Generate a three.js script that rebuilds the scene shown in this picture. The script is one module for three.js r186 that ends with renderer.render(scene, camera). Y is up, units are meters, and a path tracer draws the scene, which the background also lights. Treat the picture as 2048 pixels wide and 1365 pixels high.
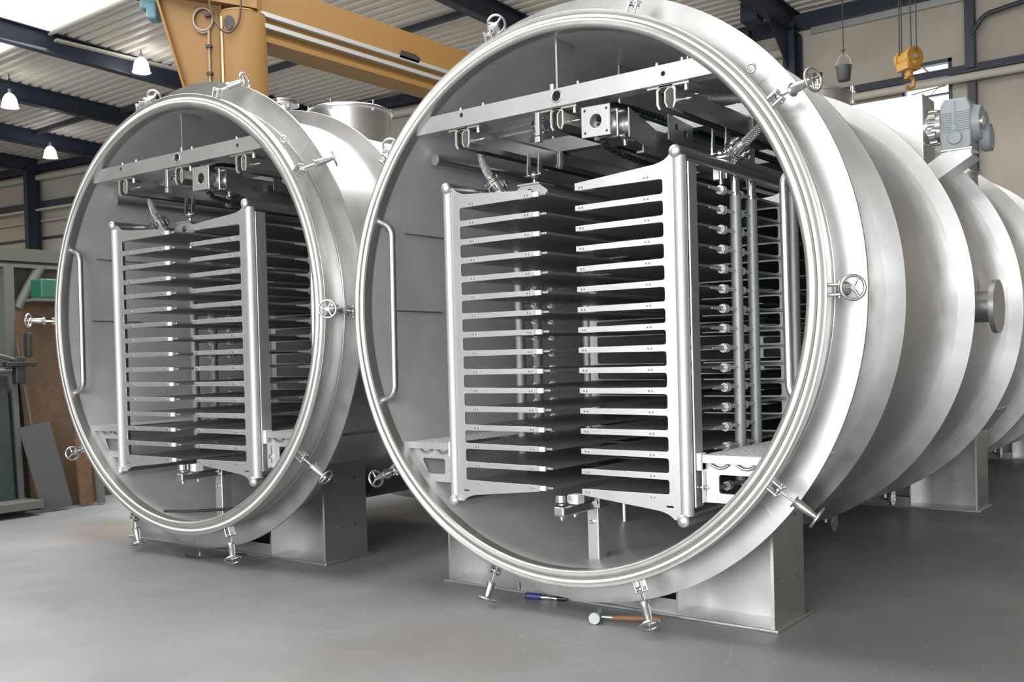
import * as THREE from 'three';
import { mergeGeometries } from 'three/addons/utils/BufferGeometryUtils.js';
import { RoundedBoxGeometry } from 'three/addons/geometries/RoundedBoxGeometry.js';
import { RectAreaLightUniformsLib } from 'three/addons/lights/RectAreaLightUniformsLib.js';

// ------------------------------------------------------------------ camera, light, exposure
const scene = new THREE.Scene();
const FOCAL = 1962.7;
const camera = new THREE.PerspectiveCamera(2 * THREE.MathUtils.radToDeg(Math.atan(682.5 / FOCAL)), 2048 / 1365, 0.05, 120);
camera.position.set(2.6555, 1.2075, 3.6101);
camera.rotation.order = 'YXZ';
camera.rotation.set(-0.0156, 0.6408, -0.0257);
camera.setViewOffset(2048, 1365, -65.8, -57.8, 2048, 1365);
scene.add(camera);

const renderer = new THREE.WebGLRenderer({ antialias: true });
renderer.toneMapping = THREE.LinearToneMapping;
renderer.toneMappingExposure = 1.2;
renderer.shadowMap.enabled = true;
RectAreaLightUniformsLib.init();

scene.background = new THREE.Color().setRGB(2.2, 2.35, 2.5);      // overcast daylight outside the windows

const SKYLIGHT = 4.6, GATE = 6.4;
function areaLight(w, h, color, intensity, pos, target) {
  const l = new THREE.RectAreaLight(color, intensity, w, h);
  l.position.set(...pos); l.lookAt(...target); scene.add(l); return l;
}
// daylight through the translucent ridge strip of the roof
areaLight(18, 9.6, new THREE.Color(1, 0.985, 0.96), SKYLIGHT, [-10.2, 8.1, -2.35], [-10.2, 0, -2.35]);
// daylight through the translucent folding gate behind the photographer
areaLight(9, 5.8, new THREE.Color(0.95, 0.98, 1), GATE, [-0.5, 3.3, 13.6], [-0.5, 3.3, 0]);

// daylight through the second, right-hand gate of the same wall
areaLight(7.5, 5.8, new THREE.Color(0.95, 0.98, 1), GATE, [8.75, 3.3, 13.6], [8.75, 3.3, 0]);

// ------------------------------------------------------------------ helpers
let seed = 1234567;
const rnd = () => { seed = (seed * 1664525 + 1013904223) >>> 0; return seed / 4294967296; };
const V = (x, y, z) => new THREE.Vector3(x, y, z);
const PI = Math.PI, RAD = PI / 180;
const taken = {};
function numbered(n) { const k = taken[n] = (taken[n] ?? -1) + 1; return k ? n + '_' + String(k).padStart(3, '0') : n; }

function prep(g) {                        // one form for all geometries: no index, position + normal + uv in metres
  if (g.index) g = g.toNonIndexed();
  for (const k of Object.keys(g.attributes)) if (!['position', 'normal'].includes(k)) g.deleteAttribute(k);
  if (!g.attributes.normal) g.computeVertexNormals();
  return g;
}
function uvm(g) {
  const p = g.attributes.position, n = p.count, uv = new Float32Array(n * 2);
  const a = V(), b = V(), c = V(), nn = V();
  for (let i = 0; i + 2 < n; i += 3) {
    a.fromBufferAttribute(p, i); b.fromBufferAttribute(p, i + 1); c.fromBufferAttribute(p, i + 2);
    nn.crossVectors(b.clone().sub(a), c.clone().sub(a));
    const ax = Math.abs(nn.x), ay = Math.abs(nn.y), az = Math.abs(nn.z);
    [a, b, c].forEach((q, k) => {
      const [s, t] = ay >= ax && ay >= az ? [q.x, q.z] : ax >= az ? [q.z, q.y] : [q.x, q.y];
      uv[(i + k) * 2] = s; uv[(i + k) * 2 + 1] = t;
    });
  }
  g.setAttribute('uv', new THREE.BufferAttribute(uv, 2));
  return g;
}
const join = (...gs) => { const l = gs.flat().map(prep); return l.length === 1 ? l[0] : mergeGeometries(l); };
const at = (g, x, y, z) => g.translate(x, y, z);
const box = (x0, x1, y0, y1, z0, z1) => new THREE.BoxGeometry(x1 - x0, y1 - y0, z1 - z0).translate((x0 + x1) / 2, (y0 + y1) / 2, (z0 + z1) / 2);
const rbox = (x0, x1, y0, y1, z0, z1, r = 0.003, s = 2) => new RoundedBoxGeometry(x1 - x0, y1 - y0, z1 - z0, s, r).translate((x0 + x1) / 2, (y0 + y1) / 2, (z0 + z1) / 2);
function rod(a, b, r, r2 = r, seg = 16, open = false) {
  const d = b.clone().sub(a), L = d.length();
  const g = new THREE.CylinderGeometry(r2, r, L, seg, 1, open);
  g.applyQuaternion(new THREE.Quaternion().setFromUnitVectors(V(0, 1, 0), d.normalize()));
  return g.translate((a.x + b.x) / 2, (a.y + b.y) / 2, (a.z + b.z) / 2);
}
function along(g, a, b) {                // geometry modelled on +Y from the origin, put from a towards b
  const d = b.clone().sub(a).normalize();
  g.applyQuaternion(new THREE.Quaternion().setFromUnitVectors(V(0, 1, 0), d));
  return g.translate(a.x, a.y, a.z);
}
const tube = (pts, r, seg = 40, rs = 12, tension = 0.5) => new THREE.TubeGeometry(new THREE.CatmullRomCurve3(pts, false, 'catmullrom', tension), seg, r, rs, false);
function bentTube(pts, r, bend, rs = 14) {             // straight runs with rounded corners
  const path = new THREE.CurvePath();
  let from = pts[0].clone();
  for (let i = 1; i < pts.length - 1; i++) {
    const p = pts[i], a = pts[i - 1].clone().sub(p).normalize(), b = pts[i + 1].clone().sub(p).normalize();
    const s = p.clone().addScaledVector(a, bend), e = p.clone().addScaledVector(b, bend);
    path.add(new THREE.LineCurve3(from, s)); path.add(new THREE.QuadraticBezierCurve3(s, p.clone(), e)); from = e;
  }
  path.add(new THREE.LineCurve3(from, pts[pts.length - 1].clone()));
  const all = []; for (const c of path.curves) for (const q of c.getPoints(c.isLineCurve3 ? 1 : 8)) if (!all.length || all[all.length - 1].distanceTo(q) > 1e-5) all.push(q);
  const poly = new THREE.CatmullRomCurve3(all, false, 'catmullrom', 0.05);
  return new THREE.TubeGeometry(poly, all.length * 4, r, rs, false);
}
const lathe = (pts, seg = 160) => new THREE.LatheGeometry(pts.map(([r, z]) => new THREE.Vector2(r, z)), seg).rotateX(PI / 2);   // revolved about Z
function extr(pts, depth, holes = [], bevel = 0, curve = 12) {
  const s = pts instanceof THREE.Shape ? pts : new THREE.Shape(pts.map(([x, y]) => new THREE.Vector2(x, y)));
  for (const h of holes) s.holes.push(h);
  return new THREE.ExtrudeGeometry(s, { depth, bevelEnabled: bevel > 0, bevelSize: bevel, bevelThickness: bevel, bevelSegments: 1, curveSegments: curve });
}
function hole(x, y, r) { const p = new THREE.Path(); p.absarc(x, y, r, 0, 2 * PI, true); return p; }
function sector(r0, r1, a0, a1, depth) {
  const s = new THREE.Shape();
  s.absarc(0, 0, r1, a0, a1, false); s.absarc(0, 0, r0, a1, a0, true); s.closePath();
  return new THREE.ExtrudeGeometry(s, { depth, bevelEnabled: false, curveSegments: 40 });
}
function mesh(name, geo, mat, parent) {
  const m = new THREE.Mesh(uvm(prep(Array.isArray(geo) ? join(geo) : geo)), mat);
  m.name = name; m.castShadow = m.receiveShadow = true;
  if (parent) parent.add(m);
  return m;
}
function thing(name, label, category, pos = [0, 0, 0], turn = 0, group) {
  const o = new THREE.Group(); o.name = numbered(name); o.position.set(...pos); o.rotation.y = turn;
  o.userData = { label, category }; if (group) o.userData.group = group;
  scene.add(o); return o;
}
function single(name, geo, mat, label, category, group) {
  const m = mesh(numbered(name), geo, mat, scene); m.userData = { label, category }; if (group) m.userData.group = group; return m;
}
function struct(name, geo, mat, label) {
  const m = mesh(numbered(name), geo, mat, scene); m.userData.kind = 'structure'; if (label) m.userData.label = label; return m;
}

// ------------------------------------------------------------------ textures
function noiseGrid(n, cells, s) {
  let q = s >>> 0; const r = () => { q = (q * 1664525 + 1013904223) >>> 0; return q / 4294967296; };
  const g = Array.from({ length: cells * cells }, r), out = new Float32Array(n * n);
  const sm = t => t * t * (3 - 2 * t);
  for (let y = 0; y < n; y++) for (let x = 0; x < n; x++) {
    const fx = x / n * cells, fy = y / n * cells, ix = Math.floor(fx), iy = Math.floor(fy), tx = sm(fx - ix), ty = sm(fy - iy);
    const a = g[(iy % cells) * cells + ix % cells], b = g[(iy % cells) * cells + (ix + 1) % cells], c = g[((iy + 1) % cells) * cells + ix % cells], d = g[((iy + 1) % cells) * cells + (ix + 1) % cells];
    out[y * n + x] = (a + (b - a) * tx) * (1 - ty) + (c + (d - c) * tx) * ty;
  }
  return out;
}
function fractal(n, c0, oct, s, gain = 0.55) {
  const out = new Float32Array(n * n); let amp = 1, tot = 0;
  for (let o = 0; o < oct; o++) { const l = noiseGrid(n, Math.min(n, c0 << o), s + o * 77); for (let i = 0; i < out.length; i++) out[i] += l[i] * amp; tot += amp; amp *= gain; }
  for (let i = 0; i < out.length; i++) out[i] /= tot;
  return out;
}
function tex(n, fn, srgb, rep) {
  const d = new Uint8Array(n * n * 4);
  for (let i = 0; i < n * n; i++) { const c = fn(i % n, (i / n) | 0, i); d[i * 4] = c[0]; d[i * 4 + 1] = c[1]; d[i * 4 + 2] = c[2]; d[i * 4 + 3] = 255; }
  const t = new THREE.DataTexture(d, n, n); t.wrapS = t.wrapT = THREE.RepeatWrapping; t.magFilter = THREE.LinearFilter; t.minFilter = THREE.LinearMipmapLinearFilter; t.generateMipmaps = true;
  if (srgb) t.colorSpace = THREE.SRGBColorSpace;
  t.repeat.set(rep, rep); t.needsUpdate = true; return t;
}
const c255 = v => Math.max(0, Math.min(255, Math.round(v)));
const fA = fractal(512, 4, 6, 11), fB = fractal(512, 16, 5, 91), fC = fractal(512, 3, 5, 333);
const steelTint = tex(512, (x, y, i) => { const v = 232 + (fA[i] - 0.5) * 34 + (fB[i] - 0.5) * 10; return [c255(v), c255(v), c255(v)]; }, true, 0.7);
const steelRough = tex(512, (x, y, i) => { const v = c255(255 * (0.80 + (fB[i] - 0.5) * 0.25 + (fA[i] - 0.5) * 0.3)); return [v, v, v]; }, false, 0.9);
const wallTint = tex(512, (x, y, i) => { const v = 226 + (fA[i] - 0.5) * 46 + (fC[i] - 0.5) * 30; return [c255(v), c255(v * 0.985), c255(v * 0.96)]; }, true, 0.16);
const boardTint = tex(256, (x, y, i) => { const j = (y * 2) * 512 + x * 2; const v = 215 + (fB[j] - 0.5) * 60; return [c255(v), c255(v), c255(v)]; }, true, 2);

// ------------------------------------------------------------------ materials
const lin = (r, g, b) => new THREE.Color().setRGB(r, g, b);
const std = (color, rough, metal = 0, extra = {}) => new THREE.MeshPhysicalMaterial({ color, roughness: rough, metalness: metal, ...extra });
const steel = std(lin(0.76, 0.76, 0.755), 0.5, 1, { map: steelTint, roughnessMap: steelRough });          // glass-bead blasted plate
const steelIn = std(lin(0.76, 0.765, 0.775), 0.5, 0.2, { map: steelTint, roughnessMap: steelRough });         // inside of the shell
const steelFlange = std(lin(0.60, 0.595, 0.575), 0.5, 0.9, { roughnessMap: steelRough });                       // turned flange faces
const steelFrame = std(lin(0.78, 0.785, 0.79), 0.42, 0.85, { map: steelTint });                                 // laser-cut rack frames
const steelPipe = std(lin(0.74, 0.745, 0.75), 0.34, 1, { map: steelTint });
const postMatt = std(lin(0.70, 0.705, 0.71), 0.55, 0.7, { map: steelTint });
const pipeMatt = std(lin(0.62, 0.63, 0.64), 0.5, 0.45, { map: steelTint });
const steelPolish = std(lin(0.82, 0.82, 0.81), 0.16, 1);
const steelRail = std(lin(0.60, 0.60, 0.58), 0.34, 1);
const railEdge = std(lin(0.74, 0.73, 0.69), 0.4, 0.6);
const fittingMat = std(lin(0.84, 0.84, 0.83), 0.32, 0.6);
const steelShelf = std(lin(0.42, 0.425, 0.43), 0.46, 0.75);
const braid = std(lin(0.20, 0.20, 0.20), 0.5, 0.8);
const chainMat = std(lin(0.06, 0.06, 0.06), 0.4, 0.8);
const whitePlastic = std(lin(0.82, 0.83, 0.84), 0.45);
const gratingMat = std(lin(0.66, 0.67, 0.68), 0.5, 0.4);
const sealWhite = std(lin(0.90, 0.90, 0.87), 0.5);
const blackRubber = std(lin(0.02, 0.02, 0.02), 0.55);
const brass = std(lin(0.62, 0.38, 0.2), 0.35, 1);
const gearGrey = std(lin(0.30, 0.335, 0.36), 0.42);
const navy = std(lin(0.02, 0.026, 0.046), 0.5);
const slate = std(lin(0.045, 0.052, 0.068), 0.5);
const craneYellow = std(lin(0.20, 0.104, 0.025), 0.55);
const hookYellow = std(lin(0.42, 0.23, 0.05), 0.5);
const cream = std(lin(0.62, 0.58, 0.525), 0.85, 0, { map: wallTint });
const deckMat = std(lin(0.66, 0.615, 0.54), 0.5);
const creamTrim = std(lin(0.52, 0.49, 0.42), 0.7);
const dimPaint = std(lin(0.10, 0.105, 0.095), 0.6);
const galv = std(lin(0.46, 0.47, 0.46), 0.45, 0.6);
const glassSky = new THREE.MeshStandardMaterial({ color: 0xffffff, roughness: 0.6, emissive: lin(1, 0.985, 0.96), emissiveIntensity: 1.15 });
const gatePane = new THREE.MeshStandardMaterial({ color: 0xffffff, roughness: 0.5, emissive: lin(0.95, 0.98, 1), emissiveIntensity: 1.15 });
const lampGlow = new THREE.MeshStandardMaterial({ color: 0xffffff, roughness: 0.4, emissive: lin(0.97, 0.98, 1), emissiveIntensity: 1.6 });
const windowGlass = new THREE.MeshPhysicalMaterial({ color: 0xffffff, roughness: 0.05, transmission: 1, thickness: 0, ior: 1.45 });

// ------------------------------------------------------------------ the hall
// floor: painted concrete with scuffs, dust and a few rust-brown stains
const FN = 2048, fx0 = -8, fz0 = -6, fs = 14;      // the detailed sheet covers 14 m x 14 m around the machines
const n1 = fractal(1024, 5, 7, 5), n2 = fractal(1024, 24, 6, 71, 0.7), n3 = fractal(1024, 3, 6, 881), n4 = fractal(1024, 9, 6, 4242, 0.65);
const stains = [[-0.09, 0.55, 0.3, 0.5], [0.1, 0.75, 0.2, 0.35], [-4.35, -0.35, 0.5, 0.9], [-4.0, -0.2, 0.4, 0.7], [1.2, 1.1, 0.3, 0.35], [-0.35, 0.95, 0.28, 0.4]];
const specks = []; for (let i = 0; i < 170; i++) { const near = rnd() < 0.6; specks.push([near ? -1.4 + rnd() * 3.2 : -6 + rnd() * 10, near ? -0.45 + Math.pow(rnd(), 1.5) * 1.3 : -2 + rnd() * 5, 0.002 + rnd() * 0.004]); }
const floorData = new Uint8Array(FN * FN * 4);
for (let y = 0; y < FN; y++) for (let x = 0; x < FN; x++) {
  const j = ((y >> 1) * 1024) + (x >> 1), wx = fx0 + x / FN * fs, wz = fz0 + (1 - y / FN) * fs;
  let v = 0.222 + (n1[j] - 0.5) * 0.15 + (n2[j] - 0.5) * 0.05 + (n3[j] - 0.5) * 0.11;
  let r = v * 0.95, g = v * 0.985, b = v * 1.03;
  const dust = Math.max(0, n4[j] - 0.52) * 0.55; r += dust * 0.30; g += dust * 0.27; b += dust * 0.22;
  for (const [sx, sz, sr, sa] of stains) {
    const d = Math.hypot((wx - sx), (wz - sz) * 1.5) / sr; if (d > 1.6) continue;
    const k = sa * Math.max(0, Math.min(1, (n4[j] * 2.6 - 0.35 - d * 0.75))) * 0.55;
    r = r * (1 - k) + 0.20 * k; g = g * (1 - k) + 0.145 * k; b = b * (1 - k) + 0.10 * k;
  }
  const o = (y * FN + x) * 4, s = q => c255(255 * (q <= 0.0031308 ? q * 12.92 : 1.055 * Math.pow(q, 1 / 2.4) - 0.055));
  floorData[o] = s(r); floorData[o + 1] = s(g); floorData[o + 2] = s(b); floorData[o + 3] = 255;
}
for (let i = 0; i < 46; i++) {                                   // pale scuffs and drag marks
  let x = -6 + rnd() * 11, z = -2.5 + rnd() * 6; const a = rnd() * PI * 2, L = 0.1 + rnd() * 0.9, st = 0.25 + rnd() * 0.4;
  for (let t = 0; t < L; t += 0.006) {
    const px = x + Math.cos(a + t * 0.4) * t, pz = z + Math.sin(a + t * 0.4) * t;
    const ix = Math.round((px - fx0) / fs * FN), iy = Math.round((1 - (pz - fz0) / fs) * FN);
    if (ix < 1 || iy < 1 || ix > FN - 2 || iy > FN - 2) continue;
    const o = (iy * FN + ix) * 4; for (let k = 0; k < 3; k++) floorData[o + k] = c255(floorData[o + k] + 26 * st * (0.4 + rnd()));
  }
}
for (const [sx, sz, sr] of specks) {
  const ix = Math.round((sx - fx0) / fs * FN), iy = Math.round((1 - (sz - fz0) / fs) * FN);
  if (ix < 1 || iy < 1 || ix > FN - 2 || iy > FN - 2) continue;
  const o = (iy * FN + ix) * 4; for (let k = 0; k < 3; k++) floorData[o + k] = 205;
}
const floorTex = new THREE.DataTexture(floorData, FN, FN); floorTex.magFilter = THREE.LinearFilter; floorTex.minFilter = THREE.LinearMipmapLinearFilter; floorTex.generateMipmaps = true;
floorTex.colorSpace = THREE.SRGBColorSpace; floorTex.wrapS = floorTex.wrapT = THREE.MirroredRepeatWrapping; floorTex.needsUpdate = true;
const floorRough = tex(512, (x, y, i) => { const v = c255(255 * (0.52 + (fA[i] - 0.5) * 0.5 + (fB[i] - 0.5) * 0.15)); return [v, v, v]; }, false, 5);
const floorMat = std(lin(1, 1, 1), 1, 0, { map: floorTex, roughnessMap: floorRough });
{
  const g = new THREE.BoxGeometry(56, 0.3, 36).toNonIndexed().translate(-14, -0.15, -2), p = g.attributes.position, uv = g.attributes.uv;
  for (let i = 0; i < p.count; i++) uv.setXY(i, (p.getX(i) - fx0) / fs, 1 - (p.getZ(i) - fz0) / fs);
  const m = new THREE.Mesh(g, floorMat); m.name = 'floor'; m.receiveShadow = true; m.userData.kind = 'structure'; scene.add(m);
}

// back wall: the left stretch is turned a little, the right stretch is square to the vessels
const wallP0 = V(-42, 0, -11.57), wallP1 = V(-8, 0, -15.9);
const wallTurn = Math.atan2(-(wallP1.z - wallP0.z), wallP1.x - wallP0.x), wallLen = wallP0.distanceTo(wallP1);
function onLeftWall(g) { return g.rotateY(wallTurn).translate(wallP0.x, 0, wallP0.z); }      // local x along the wall, z out of it
struct('wall_back', onLeftWall(box(-1, wallLen + 0.03, 0, 8.4, -0.3, 0)), cream);
{
  const WX0 = -3.12, WX1 = -2.2, WY0 = 5.62, WY1 = 6.62;
  const g = join(box(-8.05, WX0, 0, 8.4, -16.3, -16), box(WX1, 14.3, 0, 8.4, -16.3, -16), box(WX0, WX1, 0, WY0, -16.3, -16), box(WX0, WX1, WY1, 8.4, -16.3, -16));
  struct('wall_rear', g, cream);
  const w = struct('window_1', join(box(WX0, WX1, WY0, WY0 + 0.05, -16.12, -15.97), box(WX0, WX1, WY1 - 0.07, WY1, -16.12, -15.97), box(WX0, WX0 + 0.05, WY0, WY1, -16.12, -15.97), box(WX1 - 0.06, WX1, WY0, WY1, -16.12, -15.97), box(WX0, WX1, 5.96, 5.99, -16.1, -16.0)), slate);
  mesh('pane', box(WX0 + 0.05, WX1 - 0.05, WY0 + 0.05, WY1 - 0.07, -16.06, -16.05), windowGlass, w);
  mesh('glazing_bar', join(rod(V(-2.74, 6.55, -16.0), V(-2.5, 6.28, -16.0), 0.02), rod(V(-2.95, 6.05, -16.0), V(-2.3, 6.12, -16.0), 0.012), rod(V(-2.6, 5.98, -16.0), V(-2.42, 6.13, -16.0), 0.01)), creamTrim, w);
}
struct('wall_right', box(14, 14.3, 0, 9.2, -16.3, 14.3), cream);
{ // front wall behind the photographer with the gate
  struct('wall_front', join(box(-42, -5, 0, 9.2, 14, 14.3), box(4, 5, 0, 9.2, 14, 14.3), box(12.5, 14.3, 0, 9.2, 14, 14.3), box(-5, 12.5, 6.3, 9.2, 14, 14.3), box(-5, 12.5, 0, 0.3, 14, 14.3)), cream);
  for (const [n, x0, w] of [['door_1', -5, 9], ['door_2', 5, 7.5]]) {
    const p = w / 4, g = struct(n, join(box(x0, x0 + w, 0.3, 0.4, 13.98, 14.06), box(x0, x0 + w, 6.2, 6.3, 13.98, 14.06), ...[0, 1, 2, 3, 4].map(i => box(x0 + i * p - 0.04, x0 + i * p + 0.04, 0.3, 6.3, 13.98, 14.06))), slate);
    for (let i = 0; i < 4; i++) mesh('pane', box(x0 + i * p + 0.04, x0 + (i + 1) * p - 0.04, 0.4, 6.2, 14.0, 14.03), gatePane, g);
  }
}
struct('wall_left', box(-42.3, -42, 0, 9.2, -16, 14.3), cream);
// roof: trapezoidal deck spanning between the rafters, falling gently to the back wall
const ROOF = z => 8.2 + 0.0441 * (z + 13);
const SK0 = -7.2, SK1 = 2.5;
function deck(z0, z1, fall, A = -42, B = 14.2) {
  const pos = [], P = 0.25, H = 0.075, prof = [];
  for (let z = z0; z < z1 - 1e-6; z += P) for (const [f, h] of [[0, 0], [0.42, 0], [0.56, H], [0.86, H]]) { const q = z + f * P; prof.push([Math.min(q, z1), fall(q) + h]); }
  prof.push([z1, fall(z1)]);
  for (let i = 0; i + 1 < prof.length; i++) {
    const [za, ya] = prof[i], [zb, yb] = prof[i + 1];
    pos.push(A, ya, za, B, ya, za, B, yb, zb, A, ya, za, B, yb, zb, A, yb, zb);
  }
  const g = new THREE.BufferGeometry(); g.setAttribute('position', new THREE.Float32BufferAttribute(pos, 3)); g.computeVertexNormals(); return g;
}
const FRONTFALL = z => ROOF(SK1) - 0.0441 * (z - SK1);
const ceilingTop = (z0, z1, f, A = -42) => { const g = box(A, 14.2, 0, 0.12, z0, z1), p = g.attributes.position; for (let i = 0; i < p.count; i++) p.setY(i, p.getY(i) + f(p.getZ(i)) + 0.1); return g; };
struct('ceiling', join(deck(-16.2, SK0, ROOF), deck(SK1, 14.3, FRONTFALL), deck(SK0, SK1, ROOF, -1.15), ceilingTop(SK0, SK1, ROOF, -1.15), ceilingTop(-16.2, SK0, ROOF), ceilingTop(SK1, 14.3, FRONTFALL)), deckMat);
{
  const bays = []; for (let x = -40.9; x < -1.4; x += 2.1) bays.push(x);
  const sky = struct('window_2', join(rod(V(-42, ROOF(SK0) - 0.02, SK0 - 0.02), V(-1.3, ROOF(SK0) - 0.02, SK0 - 0.02), 0.05), rod(V(-42, ROOF(SK1) - 0.02, SK1), V(-1.3, ROOF(SK1) - 0.02, SK1), 0.05)), creamTrim);
  const pane = box(-1.05, 1.05, 0, 0.02, SK0, SK1); const p = pane.attributes.position; for (let i = 0; i < p.count; i++) p.setY(i, p.getY(i) + ROOF(p.getZ(i)) + 0.03);
  const pg = uvm(prep(pane));
  for (const x of bays) { const m = new THREE.Mesh(pg, glassSky); m.name = 'pane'; m.position.x = x + 1.05 - 1.05; m.receiveShadow = true; sky.add(m); }
}
// navy rafters with their columns
function iBeamZ(x, z0, z1, y, depth, w = 0.2) {      // I-section along z, bottom at y(z)
  const parts = [[-w / 2, w / 2, 0, 0.025], [-0.012, 0.012, 0.02, depth - 0.02], [-w / 2, w / 2, depth - 0.025, depth]].map(([a, b, c, d]) => {
    const g = box(x + a, x + b, c, d, z0, z1), p = g.attributes.position; for (let i = 0; i < p.count; i++) p.setY(i, p.getY(i) + y(p.getZ(i))); return g;
  });
  return join(parts);
}
const RB = z => ROOF(z) - 0.46;
const rafterX = [-30.74, -27.01, -22.78, -18.57, -14.22, -9.75, -5.2, -0.9, 3.4];
rafterX.forEach((x, i) => {
  const zb = x < -8 ? -13 - (x + 30.74) * 2.9 / 22.74 + 0.15 : -15.85;
  const r = struct('roof_beam', iBeamZ(x, zb, -1.5, RB, 0.455, 0.22), navy);
  if (x === -18.57 || x === -14.22) mesh('trim', box(x + 0.02, x + 0.16, 0, 0.05, zb, -7.3).translate(0, RB(-10) + 0.40, 0), creamTrim, r);
  if (i !== 4 && i < 7) struct('wall_column', join(box(x - 0.12, x + 0.12, 0, RB(zb), zb - 0.03, zb), box(x - 0.012, x + 0.012, 0, RB(zb), zb, zb + 0.4), box(x - 0.12, x + 0.12, 0, RB(zb) + 0.2, zb + 0.38, zb + 0.41)), navy);
});
// knee plate at the right-hand column, thin post beside it
struct('trim_1', join(extr([[0, 0], [0.9, 0.06], [0.9, -0.05], [0.0, -0.75]], 0.02).rotateY(-PI / 2).translate(-5.2, 7.62, -15.45), box(-6.05, -5.87, 0, 7.7, -15.2, -15.02), box(-5.7, -5.35, 7.62, 8.0, -14.6, -14.3)), navy);
// purlin strips under the deck (dark blue lines across the bays)
for (const [xa, xb, z] of [[-27, -22.8, -11.0], [-22.8, -18.6, -11.3], [-14.2, -9.75, -11.6], [-18.57, -14.22, -11.5]]) struct('roof_purlin', box(xa, xb, ROOF(z) - 0.12, ROOF(z) - 0.01, z - 0.06, z + 0.06), slate);
// beams, gutters and pipes along the walls
struct('wall_beam', onLeftWall(box(0, wallLen, 6.54, 6.78, 0, 0.22)), navy);
struct('trim_2', onLeftWall(box(0, wallLen, 6.47, 6.54, 0, 0.26)), creamTrim);
struct('wall_pipe', onLeftWall(rod(V(0, 6.14, 0.12), V(wallLen, 6.14, 0.12), 0.035)), creamTrim);
struct('trim_3', onLeftWall(box(0, wallLen, 5.53, 5.62, 0, 0.05)), slate);
struct('wall_beam', onLeftWall(box(0, wallLen, 7.78, 8.02, 0, 0.25)), navy);
struct('wall_pipe', onLeftWall(rod(V(0, 7.6, 0.14), V(wallLen, 7.6, 0.14), 0.1)), creamTrim);
struct('wall_beam', box(-8, 14, 6.24, 6.38, -16, -15.78), navy);
struct('wall_beam', box(-8, 14, 7.75, 8.0, -16, -15.7), navy);
struct('trim_4', box(-4.9, 14, 7.62, 7.75, -16, -15.9), galv);
struct('wall_pipe', rod(V(-8, 6.13, -15.72), V(14, 6.13, -15.72), 0.075), creamTrim);
struct('wall_pipe', rod(V(-8, 7.35, -15.85), V(-5.3, 7.35, -15.85), 0.1), creamTrim);
struct('wall_column', join(box(-1.9, -1.74, 6.3, 8.2, -15.9, -15.72), box(-1.88, -1.74, 3.5, 6.06, -15.95, -15.8)), slate);
struct('wall_brace', bentTube([V(-1.78, 6.9, -15.7), V(-1.55, 7.2, -15.7), V(-0.4, 7.36, -15.7)], 0.045, 0.12), slate);
struct('wall_brace', rod(V(0.1, 7.3, -15.7), V(0.1, 8.2, -15.7), 0.02), slate);

// ------------------------------------------------------------------ the drying chambers
const H = 1.445;                      // height of a chamber's axis above its base
const RIN = 1.222, ROUT = 1.265, LEN = 8.1;
const up = g => (Array.isArray(g) ? join(g) : g).translate(0, H, 0);
const cpart = (name, g, m, parent) => mesh(name, up(g), m, parent);

// handwheel on +Y: hub at the origin, rim in the plane y = 0
const wheelGeo = (() => {
  const R = 0.043, g = [new THREE.TorusGeometry(R, 0.0058, 10, 36).rotateX(PI / 2), new THREE.CylinderGeometry(0.010, 0.012, 0.022, 14).translate(0, -0.006, 0)];
  for (let k = 0; k < 3; k++) { const a = k * 2 * PI / 3 + 0.4; g.push(rod(V(0, -0.004, 0), V(Math.cos(a) * R, 0, Math.sin(a) * R), 0.0062, 0.0046, 8)); }
  return join(g);
})();
function clampBolt(parent, deg, wx, wy, wz, wn) {
  const t = deg * RAD, c = Math.cos(t), s = Math.sin(t), grp = new THREE.Group(); grp.name = 'clamp_bolt'; grp.position.y = H; parent.add(grp);
  const P = V(1.337 * c, 1.337 * s, -0.028), W = V(wx, wy, wz), d = W.clone().sub(P).normalize(), L = W.distanceTo(P);
  const lug = q => rbox(-0.006, 0.006, 0, 0.055, -0.02, 0.02, 0.005).translate(q, 1.298, 0).rotateZ(t - PI / 2).translate(0, 0, -0.028);
  const pin = rod(V(-0.032, 0, 0), V(0.032, 0, 0), 0.007, 0.007, 10).translate(0, 1.337, 0).rotateZ(t - PI / 2).translate(0, 0, -0.028);
  mesh('clevis', join(lug(-0.019), lug(0.019), pin), steelPipe, grp);
  mesh('threaded_rod', join(rod(P, P.clone().addScaledVector(d, L), 0.0062, 0.0062, 10), new THREE.SphereGeometry(0.013, 12, 8).translate(P.x, P.y, P.z)), steelPolish, grp);
  const A = P.clone().addScaledVector(d, L * 0.40);
  const sl = new THREE.LatheGeometry([[0.0064, 0], [0.027, 0.001], [0.027, 0.006], [0.019, 0.008], [0.019, 0.035], [0.0155, 0.075], [0.009, L * 0.58]].map(([r, y]) => new THREE.Vector2(r, y)), 16);
  mesh('nut_sleeve', along(sl, A, W), steelPipe, grp);
  mesh('handwheel', along(wheelGeo.clone(), W, W.clone().add(d)), steelPipe, grp);
}
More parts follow.
